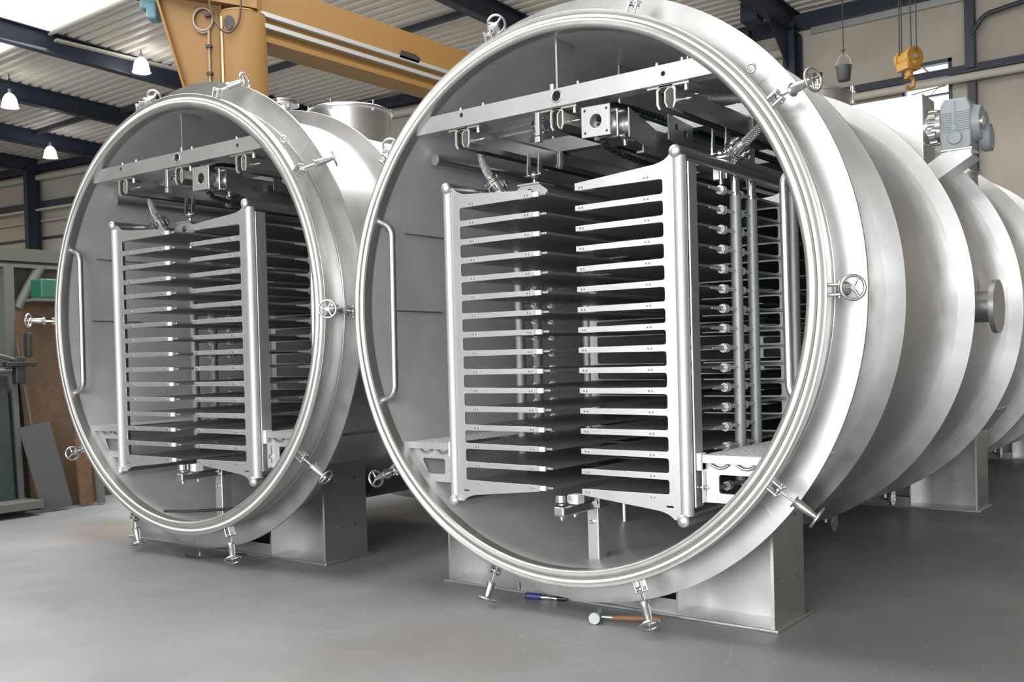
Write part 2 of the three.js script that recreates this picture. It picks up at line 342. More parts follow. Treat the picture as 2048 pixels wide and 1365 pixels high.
function saddle(parent, zf, drop) {
  const g = new THREE.Group(); g.name = 'support_saddle'; g.position.y = H; parent.add(g);
  const yb = -H - drop, zm = zf - 0.185, X = 0.925, RS = ROUT + 0.012;
  mesh('base_plate', rbox(-0.955, 0.955, yb, yb + 0.014, zf - 0.365, zf + 0.02, 0.004), steel, g);
  const s = new THREE.Shape(); s.moveTo(-X, yb + 0.012); s.lineTo(X, yb + 0.012); s.lineTo(X, -Math.sqrt(RS * RS - X * X));
  const a1 = Math.atan2(-Math.sqrt(RS * RS - X * X), X); s.absarc(0, 0, RS, a1, -PI - a1, true); s.closePath();
  mesh('web_plate', extr(s, 0.012, [], 0, 48).translate(0, 0, zm), steel, g);
  for (const q of [-1, 1]) {
    const top = -Math.sqrt(RS * RS - X * X) + 0.05;
    const sp = extr([[zf - 0.33, yb + 0.012], [zf, yb + 0.012], [zf, top], [zf - 0.33, top]], 0.014, [hole(zf - 0.09, yb + 0.2, 0.009), hole(zf - 0.24, yb + 0.2, 0.009), hole(zf - 0.09, yb + 0.47, 0.009), hole(zf - 0.24, yb + 0.47, 0.009)]);
    mesh('end_plate', sp.rotateY(-PI / 2).translate(q * X + 0.007, 0, 0), steel, g);
    const rx = 0.46, rt = -Math.sqrt(RS * RS - rx * rx) + 0.004;
    mesh('rib', box(q * rx - 0.006, q * rx + 0.006, yb + 0.012, rt, zf - 0.32, zf - 0.005), steel, g);
    mesh('wear_pad', sector(ROUT, ROUT + 0.013, (q < 0 ? -PI / 2 - 0.98 : -PI / 2 + 0.45), (q < 0 ? -PI / 2 - 0.45 : -PI / 2 + 0.98), 0.46).translate(0, 0, zf - 0.40), steel, g);
  }
  mesh('sill_plate', box(-0.45, 0.45, yb + 0.012, yb + 0.075, zf - 0.02, zf - 0.01), steel, g);
}
// C-rail, open below, section in xy
function cRail(w, h, t) {
  const a = w / 2, c = 0.018, lip = a - 0.014;
  const s = new THREE.Shape([[-lip, 0], [-a + c * 0.6, 0], [-a, c * 1.2], [-a, h - c], [-a + c, h], [a - c, h], [a, h - c], [a, c * 1.2], [a - c * 0.6, 0], [lip - 0.0, 0], [lip, t], [a - c * 0.6 - t * 0.4, t], [a - t, c * 1.2 + t * 0.3], [a - t, h - c - t * 0.2], [a - c - t * 0.2, h - t], [-a + c + t * 0.2, h - t], [-a + t, h - c - t * 0.2], [-a + t, c * 1.2 + t * 0.3], [-a + c * 0.6 + t * 0.4, t], [-lip, t]].map(([x, y]) => new THREE.Vector2(x, y)));
  return s;
}
const railG = (x, z0, z1, w = 0.088, h = 0.098, y = 0.79, t = 0.006) => extr(cRail(w, h, t), z0 - z1).translate(x, y, z1);
const nut = (x, y, z, r = 0.012, h = 0.012) => new THREE.CylinderGeometry(r, r, h, 6).translate(x, y, z);
function braidedHose(pts, r, parent, name = 'braided_hose') {
  const g = new THREE.Group(); g.name = name; parent.add(g);
  const curve = new THREE.CatmullRomCurve3(pts.map(p => V(p[0], p[1] + H, p[2])));
  mesh('hose_core', new THREE.TubeGeometry(curve, 60, r * 0.93, 14, false), braid, g);
  const strands = [], N = 12, S = 90, len = curve.getLength(), turns = len / (r * 9), fr = curve.computeFrenetFrames(S, false);
  for (let k = 0; k < N; k++) for (const dir of [1, -1]) {
    const q = []; for (let i = 0; i <= S; i++) { const u = i / S, a = k / N * 2 * PI + dir * u * turns * 2 * PI, p = curve.getPointAt(u); q.push(p.addScaledVector(fr.normals[i], Math.cos(a) * r * 0.96).addScaledVector(fr.binormals[i], Math.sin(a) * r * 0.96)); }
    strands.push(new THREE.TubeGeometry(new THREE.CatmullRomCurve3(q), S, r * 0.085, 4, false));
  }
  const b = mesh('wire_braid', join(strands), steelPipe, g); b.userData.kind = 'stuff';
}
function flangePair(P, D, r, parent) {                // bolted pipe flange centred at P along D
  const g = new THREE.Group(); g.name = 'pipe_flange'; parent.add(g);
  const p = V(P[0], P[1] + H, P[2]), d = V(...D).normalize();
  mesh('flange_disc', join(along(new THREE.CylinderGeometry(r, r, 0.013, 28).translate(0, 0.008, 0), p, p.clone().add(d)), along(new THREE.CylinderGeometry(r, r, 0.013, 28).translate(0, -0.009, 0), p, p.clone().add(d))), steelPolish, g);
  const bolts = []; for (let k = 0; k < 6; k++) { const a = k / 6 * 2 * PI + 0.3; bolts.push(along(join(nut(Math.cos(a) * r * 0.76, 0.025, Math.sin(a) * r * 0.76, 0.0085, 0.014), nut(Math.cos(a) * r * 0.76, -0.026, Math.sin(a) * r * 0.76, 0.0085, 0.014), rod(V(Math.cos(a) * r * 0.76, -0.04, Math.sin(a) * r * 0.76), V(Math.cos(a) * r * 0.76, 0.037, Math.sin(a) * r * 0.76), 0.0045, 0.0045, 8)), p, p.clone().add(d))); }
  const m = mesh('flange_bolts', join(bolts), steelPolish, g); m.userData.kind = 'stuff';
  mesh('collar', along(new THREE.CylinderGeometry(r * 0.5, r * 0.5, 0.11, 20), p, p.clone().add(d)), steelPipe, g);
}

function makeChamber(name, label, pos, turn, scale, opt) {
  const T = thing(name, label, 'drying chamber', pos, turn, 'drying chambers'); T.scale.setScalar(scale);
  const drop = opt.drop || 0;
  // shell and door frame
  cpart('inner_wall', lathe([[RIN, -0.035], [RIN, -LEN], [1.0, -LEN - 0.28], [0.5, -LEN - 0.42], [0.001, -LEN - 0.45]], 180), steelIn, T);
  cpart('shell', lathe([[0.001, -LEN - 0.49], [0.5, -LEN - 0.46], [1.02, -LEN - 0.32], [ROUT, -LEN], [ROUT, -0.172]], 180), steel, T);
  cpart('neck_ring', lathe([[RIN + 0.006, -0.03], [1.268, -0.03], [1.268, -0.172], [RIN + 0.006, -0.172]], 180), steel, T);
  const bead = []; for (let i = 0; i <= 12; i++) { const a = PI - i / 12 * PI; bead.push([1.2415 + Math.cos(a) * 0.0195, 0.002 + Math.sin(a) * 0.013]); }
  cpart('door_flange', lathe([[RIN - 0.003, -0.05], [RIN - 0.003, 0.0], ...bead, [1.262, -0.006], [1.2625, -0.012], [1.2785, -0.012], [1.279, 0.0], [1.2985, 0.0], [1.3, -0.002], [1.3, -0.046], [1.2985, -0.048], [1.26, -0.048]], 200), steelFlange, T);
  cpart('seal', lathe([[1.2645, -0.011], [1.2645, 0.001], [1.267, 0.005], [1.2745, 0.005], [1.277, 0.001], [1.277, -0.011]], 200), sealWhite, T);
  const cuts = [97, 41, -43, -92.5, -150, -205].map(d => d * RAD), wl = [];
  for (let i = 0; i < 6; i++) { const a1 = cuts[i], a0 = i < 5 ? cuts[i + 1] : cuts[0] - 2 * PI; cpart('front_plate', sector(1.266, 1.4, a0 + 0.0012, a1 - 0.0012, 0.012).translate(0, 0, -0.173), steel, T); }
  for (const a of cuts) wl.push(box(1.27, 1.398, -0.0016, 0.0016, -0.1615, -0.1595).rotateZ(a));
  wl.push(lathe([[1.267, -0.1615], [1.271, -0.158], [1.2735, -0.1615]], 160));
  cpart('weld_seam', wl, steelPolish, T);
  for (const z of [-0.806, -2.037, -3.313, -4.56, -5.81, -7.05]) cpart('stiffener_ring', lathe([[ROUT - 0.004, z], [1.352, z], [1.353, z - 0.001], [1.353, z - 0.011], [1.352, z - 0.012], [ROUT - 0.004, z - 0.012], [ROUT - 0.004, z]], 180), steel, T);
  saddle(T, -0.29, drop); saddle(T, -3.83, drop); saddle(T, -7.35, drop);
  opt.bolts.forEach(b => clampBolt(T, ...b));
  for (const deg of opt.eyes) cpart('lifting_eye', [new THREE.TorusGeometry(0.017, 0.0045, 8, 20).rotateY(0.5).translate(0, 1.325, -0.06).rotateZ(deg * RAD - PI / 2)], steelPipe, T);
  // grab rails on the inner wall
  cpart('grab_rail', bentTube([V(-1.135, 0.49, -0.03), V(-1.045, 0.45, -0.045), V(-1.055, -0.43, -0.045), V(-1.145, -0.46, -0.035)], 0.0175, 0.05), steelPipe, T);
  cpart('grab_rail', bentTube([V(1.15, 0.475, -0.16), V(1.085, 0.46, -0.12), V(1.1, -0.42, -0.10), V(1.15, -0.45, -0.09)], 0.0175, 0.045), steelPipe, T);
  for (const y of [0.435, 0.022]) cpart('cable_rod', rod(V(-Math.sqrt(1.19 * 1.19 - y * y), y, -0.2), V(-Math.sqrt(1.19 * 1.19 - y * y), y - 0.003, -0.57), 0.005, 0.005, 8), steelPipe, T);
  // roof beams inside
  const beamShape = (hl) => [[-Math.sqrt(RIN * RIN - 0.89 * 0.89) + 0.002, 0.89], [Math.sqrt(RIN * RIN - 0.89 * 0.89) - 0.002, 0.89], [Math.sqrt(RIN * RIN - 0.97 * 0.97) - 0.002, 0.97], [-Math.sqrt(RIN * RIN - 0.97 * 0.97) + 0.002, 0.97]];
  for (const z of [-0.04, -0.86, -2.0, -3.2]) {
    const hs = z > -0.1 ? [hole(0.047, 0.935, 0.0245), hole(-0.53, 0.945, 0.011), hole(0.60, 0.932, 0.011)] : [];
    cpart('roof_beam', [extr(beamShape(), 0.01, hs).translate(0, 0, z), box(-0.74, 0.74, 0.958, 0.968, z - 0.075, z), box(-0.82, 0.82, 0.892, 0.902, z - 0.075, z)], steelFrame, T);
    if (z > -0.1) cpart('beam_ring', new THREE.TorusGeometry(0.0265, 0.004, 8, 28).translate(0.047, 0.935, z + 0.011), steelPipe, T);
    const bl = []; for (const x of z > -0.1 ? [-0.565, -0.42, 0.14, 0.55, 0.70] : [-0.6, -0.48, 0.53, 0.66]) bl.push(nut(x, 0.981, z - 0.03, 0.012, 0.016), new THREE.SphereGeometry(0.009, 10, 6).translate(x, 0.991, z - 0.03));
    const bm = cpart('beam_bolts', bl, steelPolish, T); bm.userData.kind = 'stuff';
  }
  for (const z of [-0.1, -0.64]) cpart('hanger_plate', box(-0.005, 0.005, 0.965, 1.22, z - 0.135, z), steelFrame, T);
  cpart('stub_pipe', rod(V(-0.06, 0.965, -0.15), V(-0.06, 1.03, -0.15), 0.02), steelPipe, T);
  cpart('stub_pipe', rod(V(0.58, 0.965, -0.25), V(0.58, 1.05, -0.25), 0.022), steelPipe, T);
  cpart('drain_stub', rod(V(-0.3, -1.19, -1.07), V(-0.3, -1.08, -1.07), 0.02), steelPipe, T);
  // trolley rails under the beams
  for (const [x, w] of [[-0.545, 0.088], [0.03, 0.07], [0.6, 0.088]]) {
    cpart('trolley_rail', railG(x, -0.055, -3.5, w, 0.098, 0.79, 0.0065), steelRail, T);
    cpart('rail_end', railG(x, -0.05, -0.056, w + 0.004, 0.101, 0.7885, 0.008), railEdge, T);
    cpart('rail_sleeve', railG(x + 0.013, -0.064, -0.2, w * 0.64, 0.086, 0.7965, 0.006), railEdge, T);
    if (w > 0.08) { cpart('rail_coupling', railG(x, -0.80, -0.83, w + 0.018, 0.108, 0.785, 0.008), railEdge, T); }
    cpart('rail_plate', [box(x - 0.105, x + 0.11, 0.889, 0.893 + 0.006, -0.12, -0.045), box(x - 0.09, x + 0.11, 0.880, 0.888, -0.16, -0.05)], steelFlange, T);
    const b = cpart('rail_bolts', [nut(x + 0.085, 0.868, -0.075, 0.014, 0.024), rod(V(x + 0.04, 0.835, -0.12), V(x + 0.085, 0.835, -0.12), 0.005, 0.005, 8), nut(x + 0.08, 0.0, 0, 0.01, 0.012).rotateZ(PI / 2).translate(x + 0.07, 0.835 - x - 0.08, -0.12)], steelPolish, T); b.userData.kind = 'stuff';
  }
  cpart('stop_bar', [rbox(-0.085, -0.06, 0.775, 0.885, -0.06, -0.035, 0.004), rbox(-0.088, -0.057, 0.745, 0.772, -0.062, -0.033, 0.004)], steelFrame, T);
  cpart('longitudinal_tube', rod(V(-0.87, 0.80, -0.2), V(-0.87, 0.80, -3.4), 0.03), steelRail, T);
  // chain drive
  const sq = new THREE.Shape([[0.173, 0.728], [0.322, 0.724], [0.322, 0.858], [0.173, 0.862]].map(([x, y]) => new THREE.Vector2(x, y)));
  cpart('bearing_plate', extr(sq, 0.008, [hole(0.248, 0.793, 0.032), hole(0.19, 0.745, 0.007), hole(0.305, 0.742, 0.007), hole(0.19, 0.845, 0.007), hole(0.305, 0.841, 0.007), ], 0.0015, 20).translate(0, 0, -0.05), steelFrame, T);
  cpart('bearing_housing', [rod(V(0.248, 0.793, -0.055), V(0.248, 0.793, -0.12), 0.05, 0.05, 28, true), rbox(0.18, 0.315, 0.725, 0.86, -0.3, -0.12, 0.01), rod(V(0.315, 0.79, -0.2), V(0.345, 0.79, -0.2), 0.05, 0.045, 24), rod(V(0.34, 0.79, -0.2), V(0.36, 0.79, -0.2), 0.03, 0.028, 20)], steelPipe, T);
  const hb = []; for (const [y, z] of [[0.845, -0.15], [0.845, -0.26], [0.735, -0.15], [0.735, -0.26]]) hb.push(rod(V(0.31, y, z), V(0.335, y, z), 0.008, 0.008, 6)); hb.push(nut(0.3, 0.715, -0.2, 0.012, 0.03));
  cpart('housing_bolts', hb, steelPolish, T).userData.kind = 'stuff';
  const link = new THREE.Shape(); link.moveTo(0.13, 0.72); link.lineTo(0.31, 0.695); link.absarc(0.33, 0.745, 0.05, -PI / 2 - 0.3, PI / 2, false); link.lineTo(0.13, 0.85); link.closePath();
  cpart('drive_plate', extr(link, 0.006, [hole(0.335, 0.755, 0.017)]).rotateY(PI / 2).translate(0.362, 0, 0), steelRail, T);
  cpart('side_channel', [box(0.33, 0.338, 0.69, 0.80, -3.2, -0.3), box(0.30, 0.338, 0.68, 0.69, -3.2, -0.3)], steelRail, T);
  const chain = []; const cg = new THREE.BoxGeometry(0.026, 0.020, 0.012), roll = new THREE.CylinderGeometry(0.0065, 0.0065, 0.03, 8).rotateZ(PI / 2);
  const CX = 0.25, chainPath = new THREE.CatmullRomCurve3([V(CX, 0.905, -2.6), V(CX, 0.902, -1.2), V(CX, 0.9, -0.3), V(CX, 0.87, -0.12), V(CX, 0.79, -0.075), V(CX, 0.71, -0.1), V(CX, 0.68, -0.22), V(CX, 0.66, -0.6), V(CX, 0.655, -1.2), V(CX, 0.67, -2.6)]);
  const cn = 210; for (let i = 0; i < cn; i++) { const p = chainPath.getPointAt(i / cn), d = chainPath.getTangentAt(i / cn); const g = (i % 2 ? cg.clone() : join(new THREE.BoxGeometry(0.034, 0.017, 0.018), roll)); g.rotateX(-Math.atan2(d.y, d.z)); chain.push(g.translate(p.x, p.y, p.z)); }
  cpart('roller_chain', chain, chainMat, T).userData.kind = 'stuff';
  cpart('chain_guide', box(0.235, 0.265, 0.88, 0.885, -2.6, -0.32), std(lin(0.02, 0.12, 0.09), 0.5), T);
  for (const z of [-0.59, -1.3]) cpart('bracket_plate', extr([[-0.12, 0.76], [0.12, 0.74], [0.12, 0.86], [-0.12, 0.88]], 0.006, [hole(-0.04, 0.83, 0.018), hole(0.045, 0.81, 0.02)]).rotateY(PI / 2).translate(0.37, 0, z), steelRail, T);
  // lower guide: post, arm and roller between the racks
  cpart('guide_post', [rbox(-0.005, 0.06, -1.225, -0.955, -0.335, -0.265, 0.006)], steelFrame, T);
  cpart('guide_clamp', [rbox(0.045, 0.075, -0.975, -0.925, -0.34, -0.255, 0.004), nut(0, 0, 0, 0.011, 0.02).rotateX(PI / 2).translate(0.062, -0.945, -0.25)], steelPipe, T);
  cpart('post_bolt', [nut(0, 0, 0, 0.012, 0.02).rotateX(PI / 2).translate(0.03, -1.04, -0.26), new THREE.SphereGeometry(0.009, 12, 8).translate(0.03, -1.04, -0.249)], steelPolish, T);
  cpart('guide_arm', rbox(-0.002, 0.058, -0.978, -0.934, -0.30, 0.012, 0.01, 3), steelPipe, T);
  cpart('guide_roller', [new THREE.CylinderGeometry(0.030, 0.030, 0.032, 32).translate(0.028, -0.898, -0.018), new THREE.CylinderGeometry(0.017, 0.017, 0.008, 20).translate(0.028, -0.925, -0.018)], steelPolish, T);
  cpart('arm_bolts', [nut(0.028, -0.985, -0.015, 0.010, 0.014), new THREE.SphereGeometry(0.008, 10, 6).translate(0.028, -0.994, -0.015), nut(0.028, -0.985, -0.12, 0.010, 0.014), new THREE.SphereGeometry(0.008, 10, 6).translate(0.028, -0.994, -0.12)], steelPolish, T).userData.kind = 'stuff';
  cpart('slide_block', rbox(0.03, 0.085, -0.93, -0.885, -0.12, -0.062, 0.006), whitePlastic, T);
  // drains under the belly
  for (const z of [-2.42, -3.6, -7.1]) {
    const d = new THREE.Group(); d.name = 'drain_valve'; d.position.y = H; T.add(d);
    mesh('outlet', rod(V(0.35, -1.18, z), V(0.35, -1.345, z), 0.03, 0.026), steelPipe, d);
    const hs = []; for (let k = 0; k < 6; k++) { const a = k * PI / 3; hs.push(hole(Math.cos(a) * 0.032, Math.sin(a) * 0.032, 0.009)); }
    const s = new THREE.Shape(); s.absarc(0, 0, 0.055, 0, 2 * PI, false);
    mesh('drain_disc', extr(s, 0.014, hs, 0.001, 24).rotateY(PI / 2).translate(0.395, -1.345, z), steelPipe, d);
    mesh('neck', rod(V(0.345, -1.345, z), V(0.40, -1.345, z), 0.02), steelPipe, d);
  }
  return T;
}

const rightBolts = [[69.4, 0.54, 1.425, -0.05], [33.8, 1.277, 0.765, 0.037], [-0.9, 1.441, -0.025, 0.121], [-36.5, 1.215, -0.900, -0.068], [-71.2, 0.518, -1.395, 0.047], [-107, -0.40, -1.405, 0.03], [-142, -1.222, -0.880, -0.050], [179, -1.505, 0.040, -0.087], [143, -1.149, 0.903, -0.159], [104.5, -0.403, 1.396, -0.166]];
const leftBolts = [[70.5, 0.618, 1.301, -0.082], [33.3, 1.240, 0.795, -0.149], [-0.9, 1.443, -0.028, 0.118], [-37, 1.212, -0.907, -0.052], [-71, 0.523, -1.395, 0.026], [-112, -0.45, -1.395, -0.02], [-142, -1.226, -0.866, -0.052], [179, -1.480, 0.034, 0.080], [103, -0.371, 1.394, -0.172]];
const RT = { pos: [0, 0, 0], turn: 0, scale: 1 }, LT = { pos: [-2.803, 0, 0.118], turn: 0.0367, scale: 1.04 };
const right = makeChamber('drying_chamber', 'nearer round steel drying chamber with open front, gear motor on its shoulder', RT.pos, 0, 1, { bolts: rightBolts, eyes: [42, -137] });
const left = makeChamber('drying_chamber', 'farther round steel drying chamber standing left, in front of the yellow crane column', LT.pos, LT.turn, LT.scale, { bolts: leftBolts, eyes: [44] });

// -------- extras of the near chamber: shoulder nozzle, side port, drive housing and gear motor
{
  const T = right;
  const nz = new THREE.Group(); nz.name = 'top_nozzle'; nz.position.y = H; T.add(nz);
  const NX = 0.19, NZ = -2.7, NT = 1.415, NR = 0.265;
  mesh('nozzle_pipe', rod(V(NX, 1.1, NZ), V(NX, NT, NZ), NR, NR, 64), steel, nz);
  mesh('nozzle_lid', [new THREE.CylinderGeometry(NR + 0.012, NR + 0.012, 0.012, 64).translate(NX, NT, NZ), new THREE.CylinderGeometry(NR - 0.03, NR, 0.02, 64).translate(NX, NT + 0.016, NZ)], steelPipe, nz);
  for (const a of [-0.35, 1.0, 2.3, 4.4]) { const x = NX + Math.cos(a) * (NR + 0.012), z = NZ + Math.sin(a) * (NR + 0.012); mesh('lid_clamp', [rod(V(x, NT - 0.055, z), V(x, NT + 0.045, z), 0.007), rbox(x - 0.022, x + 0.022, NT + 0.006, NT + 0.016, z - 0.016, z + 0.016, 0.003), new THREE.CylinderGeometry(0.015, 0.015, 0.035, 14).translate(x, NT + 0.035, z), nut(x, NT - 0.05, z, 0.017, 0.018)], steelPolish, nz); }
  { const x = NX + Math.cos(1.0) * (NR + 0.012), z = NZ + Math.sin(1.0) * (NR + 0.012); mesh('clamp_knob', [new THREE.CylinderGeometry(0.034, 0.03, 0.022, 8).translate(x, NT + 0.076, z), rod(V(x, NT + 0.045, z), V(x, NT + 0.068, z), 0.012, 0.024, 10)], blackRubber, nz); }
  const nz2 = new THREE.Group(); nz2.name = 'shoulder_nozzle'; nz2.position.y = H; T.add(nz2);
  mesh('nozzle_pipe', rod(V(0.83, 0.6, -4.0), V(0.83, 1.0, -4.0), 0.105, 0.105, 32), steel, nz2);
  mesh('nozzle_lid', new THREE.CylinderGeometry(0.118, 0.118, 0.016, 32).translate(0.83, 1.0, -4.0), steelPipe, nz2);
  mesh('lid_clamp', [rod(V(0.86, 0.98, -3.89), V(0.86, 1.055, -3.89), 0.007), rbox(0.85, 0.88, 1.005, 1.03, -3.91, -3.87, 0.003)], steelPolish, nz2);
  mesh('clamp_knob', [new THREE.CylinderGeometry(0.034, 0.028, 0.026, 8).translate(0.86, 1.075, -3.89), rod(V(0.86, 1.04, -3.89), V(0.86, 1.066, -3.89), 0.01, 0.02, 8)], blackRubber, nz2);
  // blind port on the flank
  const pt = new THREE.Group(); pt.name = 'side_port'; pt.position.y = H; T.add(pt);
  const pad = new THREE.Shape(); { const w = 0.14, h = 0.175, r = 0.03; pad.moveTo(-w + r, -h); pad.lineTo(w - r, -h); pad.absarc(w - r, -h + r, r, -PI / 2, 0); pad.lineTo(w, h - r); pad.absarc(w - r, h - r, r, 0, PI / 2); pad.lineTo(-w + r, h); pad.absarc(-w + r, h - r, r, PI / 2, PI); pad.lineTo(-w, -h + r); pad.absarc(-w + r, -h + r, r, PI, 1.5 * PI); }
  { const g = prep(extr(pad, 0.012, [], 0.002)).rotateY(PI / 2), p = g.attributes.position; for (let i = 0; i < p.count; i++) { const y = p.getY(i) - 0.03; p.setX(i, p.getX(i) + Math.sqrt(ROUT * ROUT - y * y) - 0.002); } g.computeVertexNormals(); mesh('reinforcing_pad', g.translate(0, -0.03, -2.36), steel, pt); }
  mesh('port_neck', rod(V(1.24, -0.03, -2.36), V(1.375, -0.03, -2.36), 0.088, 0.088, 40), steel, pt);
  mesh('blind_flange', new THREE.CylinderGeometry(0.152, 0.152, 0.028, 56).rotateZ(PI / 2).translate(1.388, -0.03, -2.38), steelFlange, pt);
  // vapour housing with drive
  const hz = new THREE.Group(); hz.name = 'drive_housing'; hz.position.y = H; T.add(hz);
  mesh('housing_shell', rbox(0.3, 0.9456, 0.6, 1.296, -2.86, -2.6, 0.006), steel, hz);
  const gm = new THREE.Group(); gm.name = 'gear_motor'; gm.position.y = H; T.add(gm);
  const GY = 1.103, GZ = -2.74;
  mesh('coupling', [rod(V(0.944, GY, GZ), V(0.962, GY, GZ), 0.118, 0.118, 40), rod(V(0.962, GY, GZ), V(1.01, GY, GZ), 0.072, 0.072, 32), rod(V(1.006, GY, GZ), V(1.03, GY, GZ), 0.10, 0.10, 36)], steelPolish, gm);
  const cb = []; for (let k = 0; k < 10; k++) { const a = k * PI / 5; cb.push(rod(V(0.96, GY + Math.sin(a) * 0.1, GZ + Math.cos(a) * 0.1), V(1.0, GY + Math.sin(a) * 0.098, GZ + Math.cos(a) * 0.098), 0.013, 0.013, 8)); }
  mesh('coupling_bolts', cb, steelPolish, gm).userData.kind = 'stuff';
  const gs = [[1.04, 0.947], [1.19, 0.947], [1.197, 0.97], [1.197, 1.19], [1.178, 1.237], [1.056, 1.243], [1.036, 1.21], [1.03, 1.03]];
  mesh('gearbox', extr(gs, 0.17, [], 0.006).translate(0, 0, -2.836), gearGrey, gm);
  const rb = []; for (let k = 0; k < 9; k++) { const y = 1.052 + k * 0.0135; rb.push(box(1.034, 1.092, y, y + 0.006, -2.664, -2.654)); rb.push(box(1.118, 1.196, y + 0.002, y + 0.008, -2.664, -2.654)); }
  mesh('cooling_ribs', rb, gearGrey, gm).userData.kind = 'stuff';
  mesh('cover_disc', [new THREE.CylinderGeometry(0.042, 0.045, 0.014, 40).rotateX(PI / 2).translate(1.112, 1.012, -2.657), box(1.101, 1.114, 1.06, 1.235, -2.664, -2.653), new THREE.CylinderGeometry(0.016, 0.016, 0.012, 18).rotateX(PI / 2).translate(1.108, 1.07, -2.656), new THREE.TorusGeometry(0.038, 0.003, 6, 36).translate(1.112, 1.012, -2.65)], gearGrey, gm);
  mesh('motor_body', [rod(V(1.18, GY, -2.78), V(1.245, GY, -2.78), 0.12, 0.10, 36), rod(V(1.18, GY - 0.01, -2.85), V(1.25, GY - 0.01, -2.85), 0.10, 0.09, 32)], gearGrey, gm);
  const fin = []; for (let k = 0; k < 7; k++) fin.push(new THREE.TorusGeometry(0.08, 0.004, 6, 32).rotateY(PI / 2).translate(1.232 + k * 0.007, 1.02, -2.86)); fin.push(rod(V(1.22, 1.02, -2.86), V(1.28, 1.02, -2.86), 0.074, 0.07, 24));
  mesh('motor_fins', fin, gearGrey, gm);
  mesh('motor_cap', new THREE.CylinderGeometry(0.038, 0.038, 0.02, 28).rotateZ(PI / 2).translate(1.25, 1.10, -2.74), steelPolish, gm);
  mesh('foot_bolts', [nut(1.07, 0.932, -2.68, 0.015, 0.016), nut(1.165, 0.935, -2.68, 0.015, 0.016)], steelPolish, gm).userData.kind = 'stuff';
  mesh('torque_bracket', [extr([[0.90, 0.72], [1.2, 0.90], [1.205, 0.937], [1.04, 0.93], [0.90, 0.84]], 0.012, [], 0.001).translate(0, 0, -2.68), extr([[0.90, 0.705], [1.21, 0.893], [1.203, 0.903], [0.90, 0.72]], 0.2).translate(0, 0, -2.86), box(1.03, 1.21, 0.934, 0.943, -2.86, -2.655)], steelFrame, gm);
}
// -------- extras of the far chamber: domed top nozzle and flanged vent stub
{
  const T = left;
  const nz = new THREE.Group(); nz.name = 'top_nozzle'; nz.position.y = H; T.add(nz);
  mesh('nozzle_pipe', rod(V(0, 1.05, -1.5), V(0, 1.47, -1.5), 0.285, 0.285, 64), steelPipe, nz);
  mesh('nozzle_lid', [new THREE.CylinderGeometry(0.305, 0.305, 0.016, 64).translate(0, 1.475, -1.5), new THREE.CylinderGeometry(0.28, 0.3, 0.012, 64).translate(0, 1.488, -1.5)], steelPipe, nz);
  for (let k = 0; k < 6; k++) { const a = k * PI / 3 + 0.2; mesh('lid_bolt', rod(V(Math.cos(a) * 0.29, 1.45, -1.5 + Math.sin(a) * 0.29), V(Math.cos(a) * 0.29, 1.52, -1.5 + Math.sin(a) * 0.29), 0.007), steelPolish, nz); }
  const st = new THREE.Group(); st.name = 'vent_stub'; st.position.y = H; T.add(st);
  mesh('pipe', rod(V(0, 1.2, -0.9), V(0, 1.42, -0.9), 0.045, 0.045, 24), steelPipe, st);
  mesh('stub_flange', [new THREE.CylinderGeometry(0.095, 0.095, 0.016, 36).translate(0, 1.425, -0.9), new THREE.CylinderGeometry(0.095, 0.095, 0.014, 36).translate(0, 1.444, -0.9)], steelPolish, st);
}

// ------------------------------------------------------------------ the shelf racks hanging in the chambers
function mir(g, q) {
  g = prep(g); if (q > 0) return g;
  g.scale(-1, 1, 1);
  for (const k of Object.keys(g.attributes)) { const a = g.attributes[k], s = a.itemSize; for (let i = 0; i + 2 < a.count; i += 3) for (let j = 0; j < s; j++) { const u = a.array[(i + 1) * s + j]; a.array[(i + 1) * s + j] = a.array[(i + 2) * s + j]; a.array[(i + 2) * s + j] = u; } }
  return g;
}
const NSH = 16, Y0 = 0.5106, PITCH = 0.0916, ZF = -0.0476;
const armY = k => Y0 - k * PITCH;
function combShape() {                  // comb-shaped side frame, post at +x, arms pointing to the middle
  const s = new THREE.Shape(), T0 = 0.122, P0 = 0.575, P1 = 0.626, r = 0.014, ht = 0.0112, hp = 0.0138;
  s.moveTo(P1, 0.598);
  s.lineTo(0.612, 0.598);
  s.quadraticCurveTo(0.596, 0.570, 0.535, 0.561);
  s.lineTo(T0, armY(0) + 0.021);
  for (let k = 0; k < NSH; k++) {
    const y = armY(k), last = k === NSH - 1;
    if (!last) {
      s.lineTo(T0, y - ht);
      s.lineTo(P0 - r, y - hp); s.quadraticCurveTo(P0, y - hp, P0, y - hp - r);
      const yn = armY(k + 1);
      s.lineTo(P0, yn + hp + r); s.quadraticCurveTo(P0, yn + hp, P0 - r, yn + hp);
      s.lineTo(T0, yn + ht);
    } else {
      s.lineTo(T0, y - 0.016); s.lineTo(0.505, y - 0.056);
      s.quadraticCurveTo(0.57, y - 0.062, 0.596, y - 0.092);
      s.lineTo(P1, y - 0.092);
    }
  }
  s.closePath(); return s;
}
const combGeo = extr(combShape(), 0.006, [(() => { const p = new THREE.Path(), y = armY(15) - 0.038; p.moveTo(0.562, y - 0.005); p.lineTo(0.588, y - 0.005); p.absarc(0.588, y, 0.005, -PI / 2, PI / 2); p.lineTo(0.562, y + 0.005); p.absarc(0.562, y, 0.005, PI / 2, 1.5 * PI); return p; })()], 0.0006, 4);
const RZ = [ZF, -1.25, -2.45, -3.6];
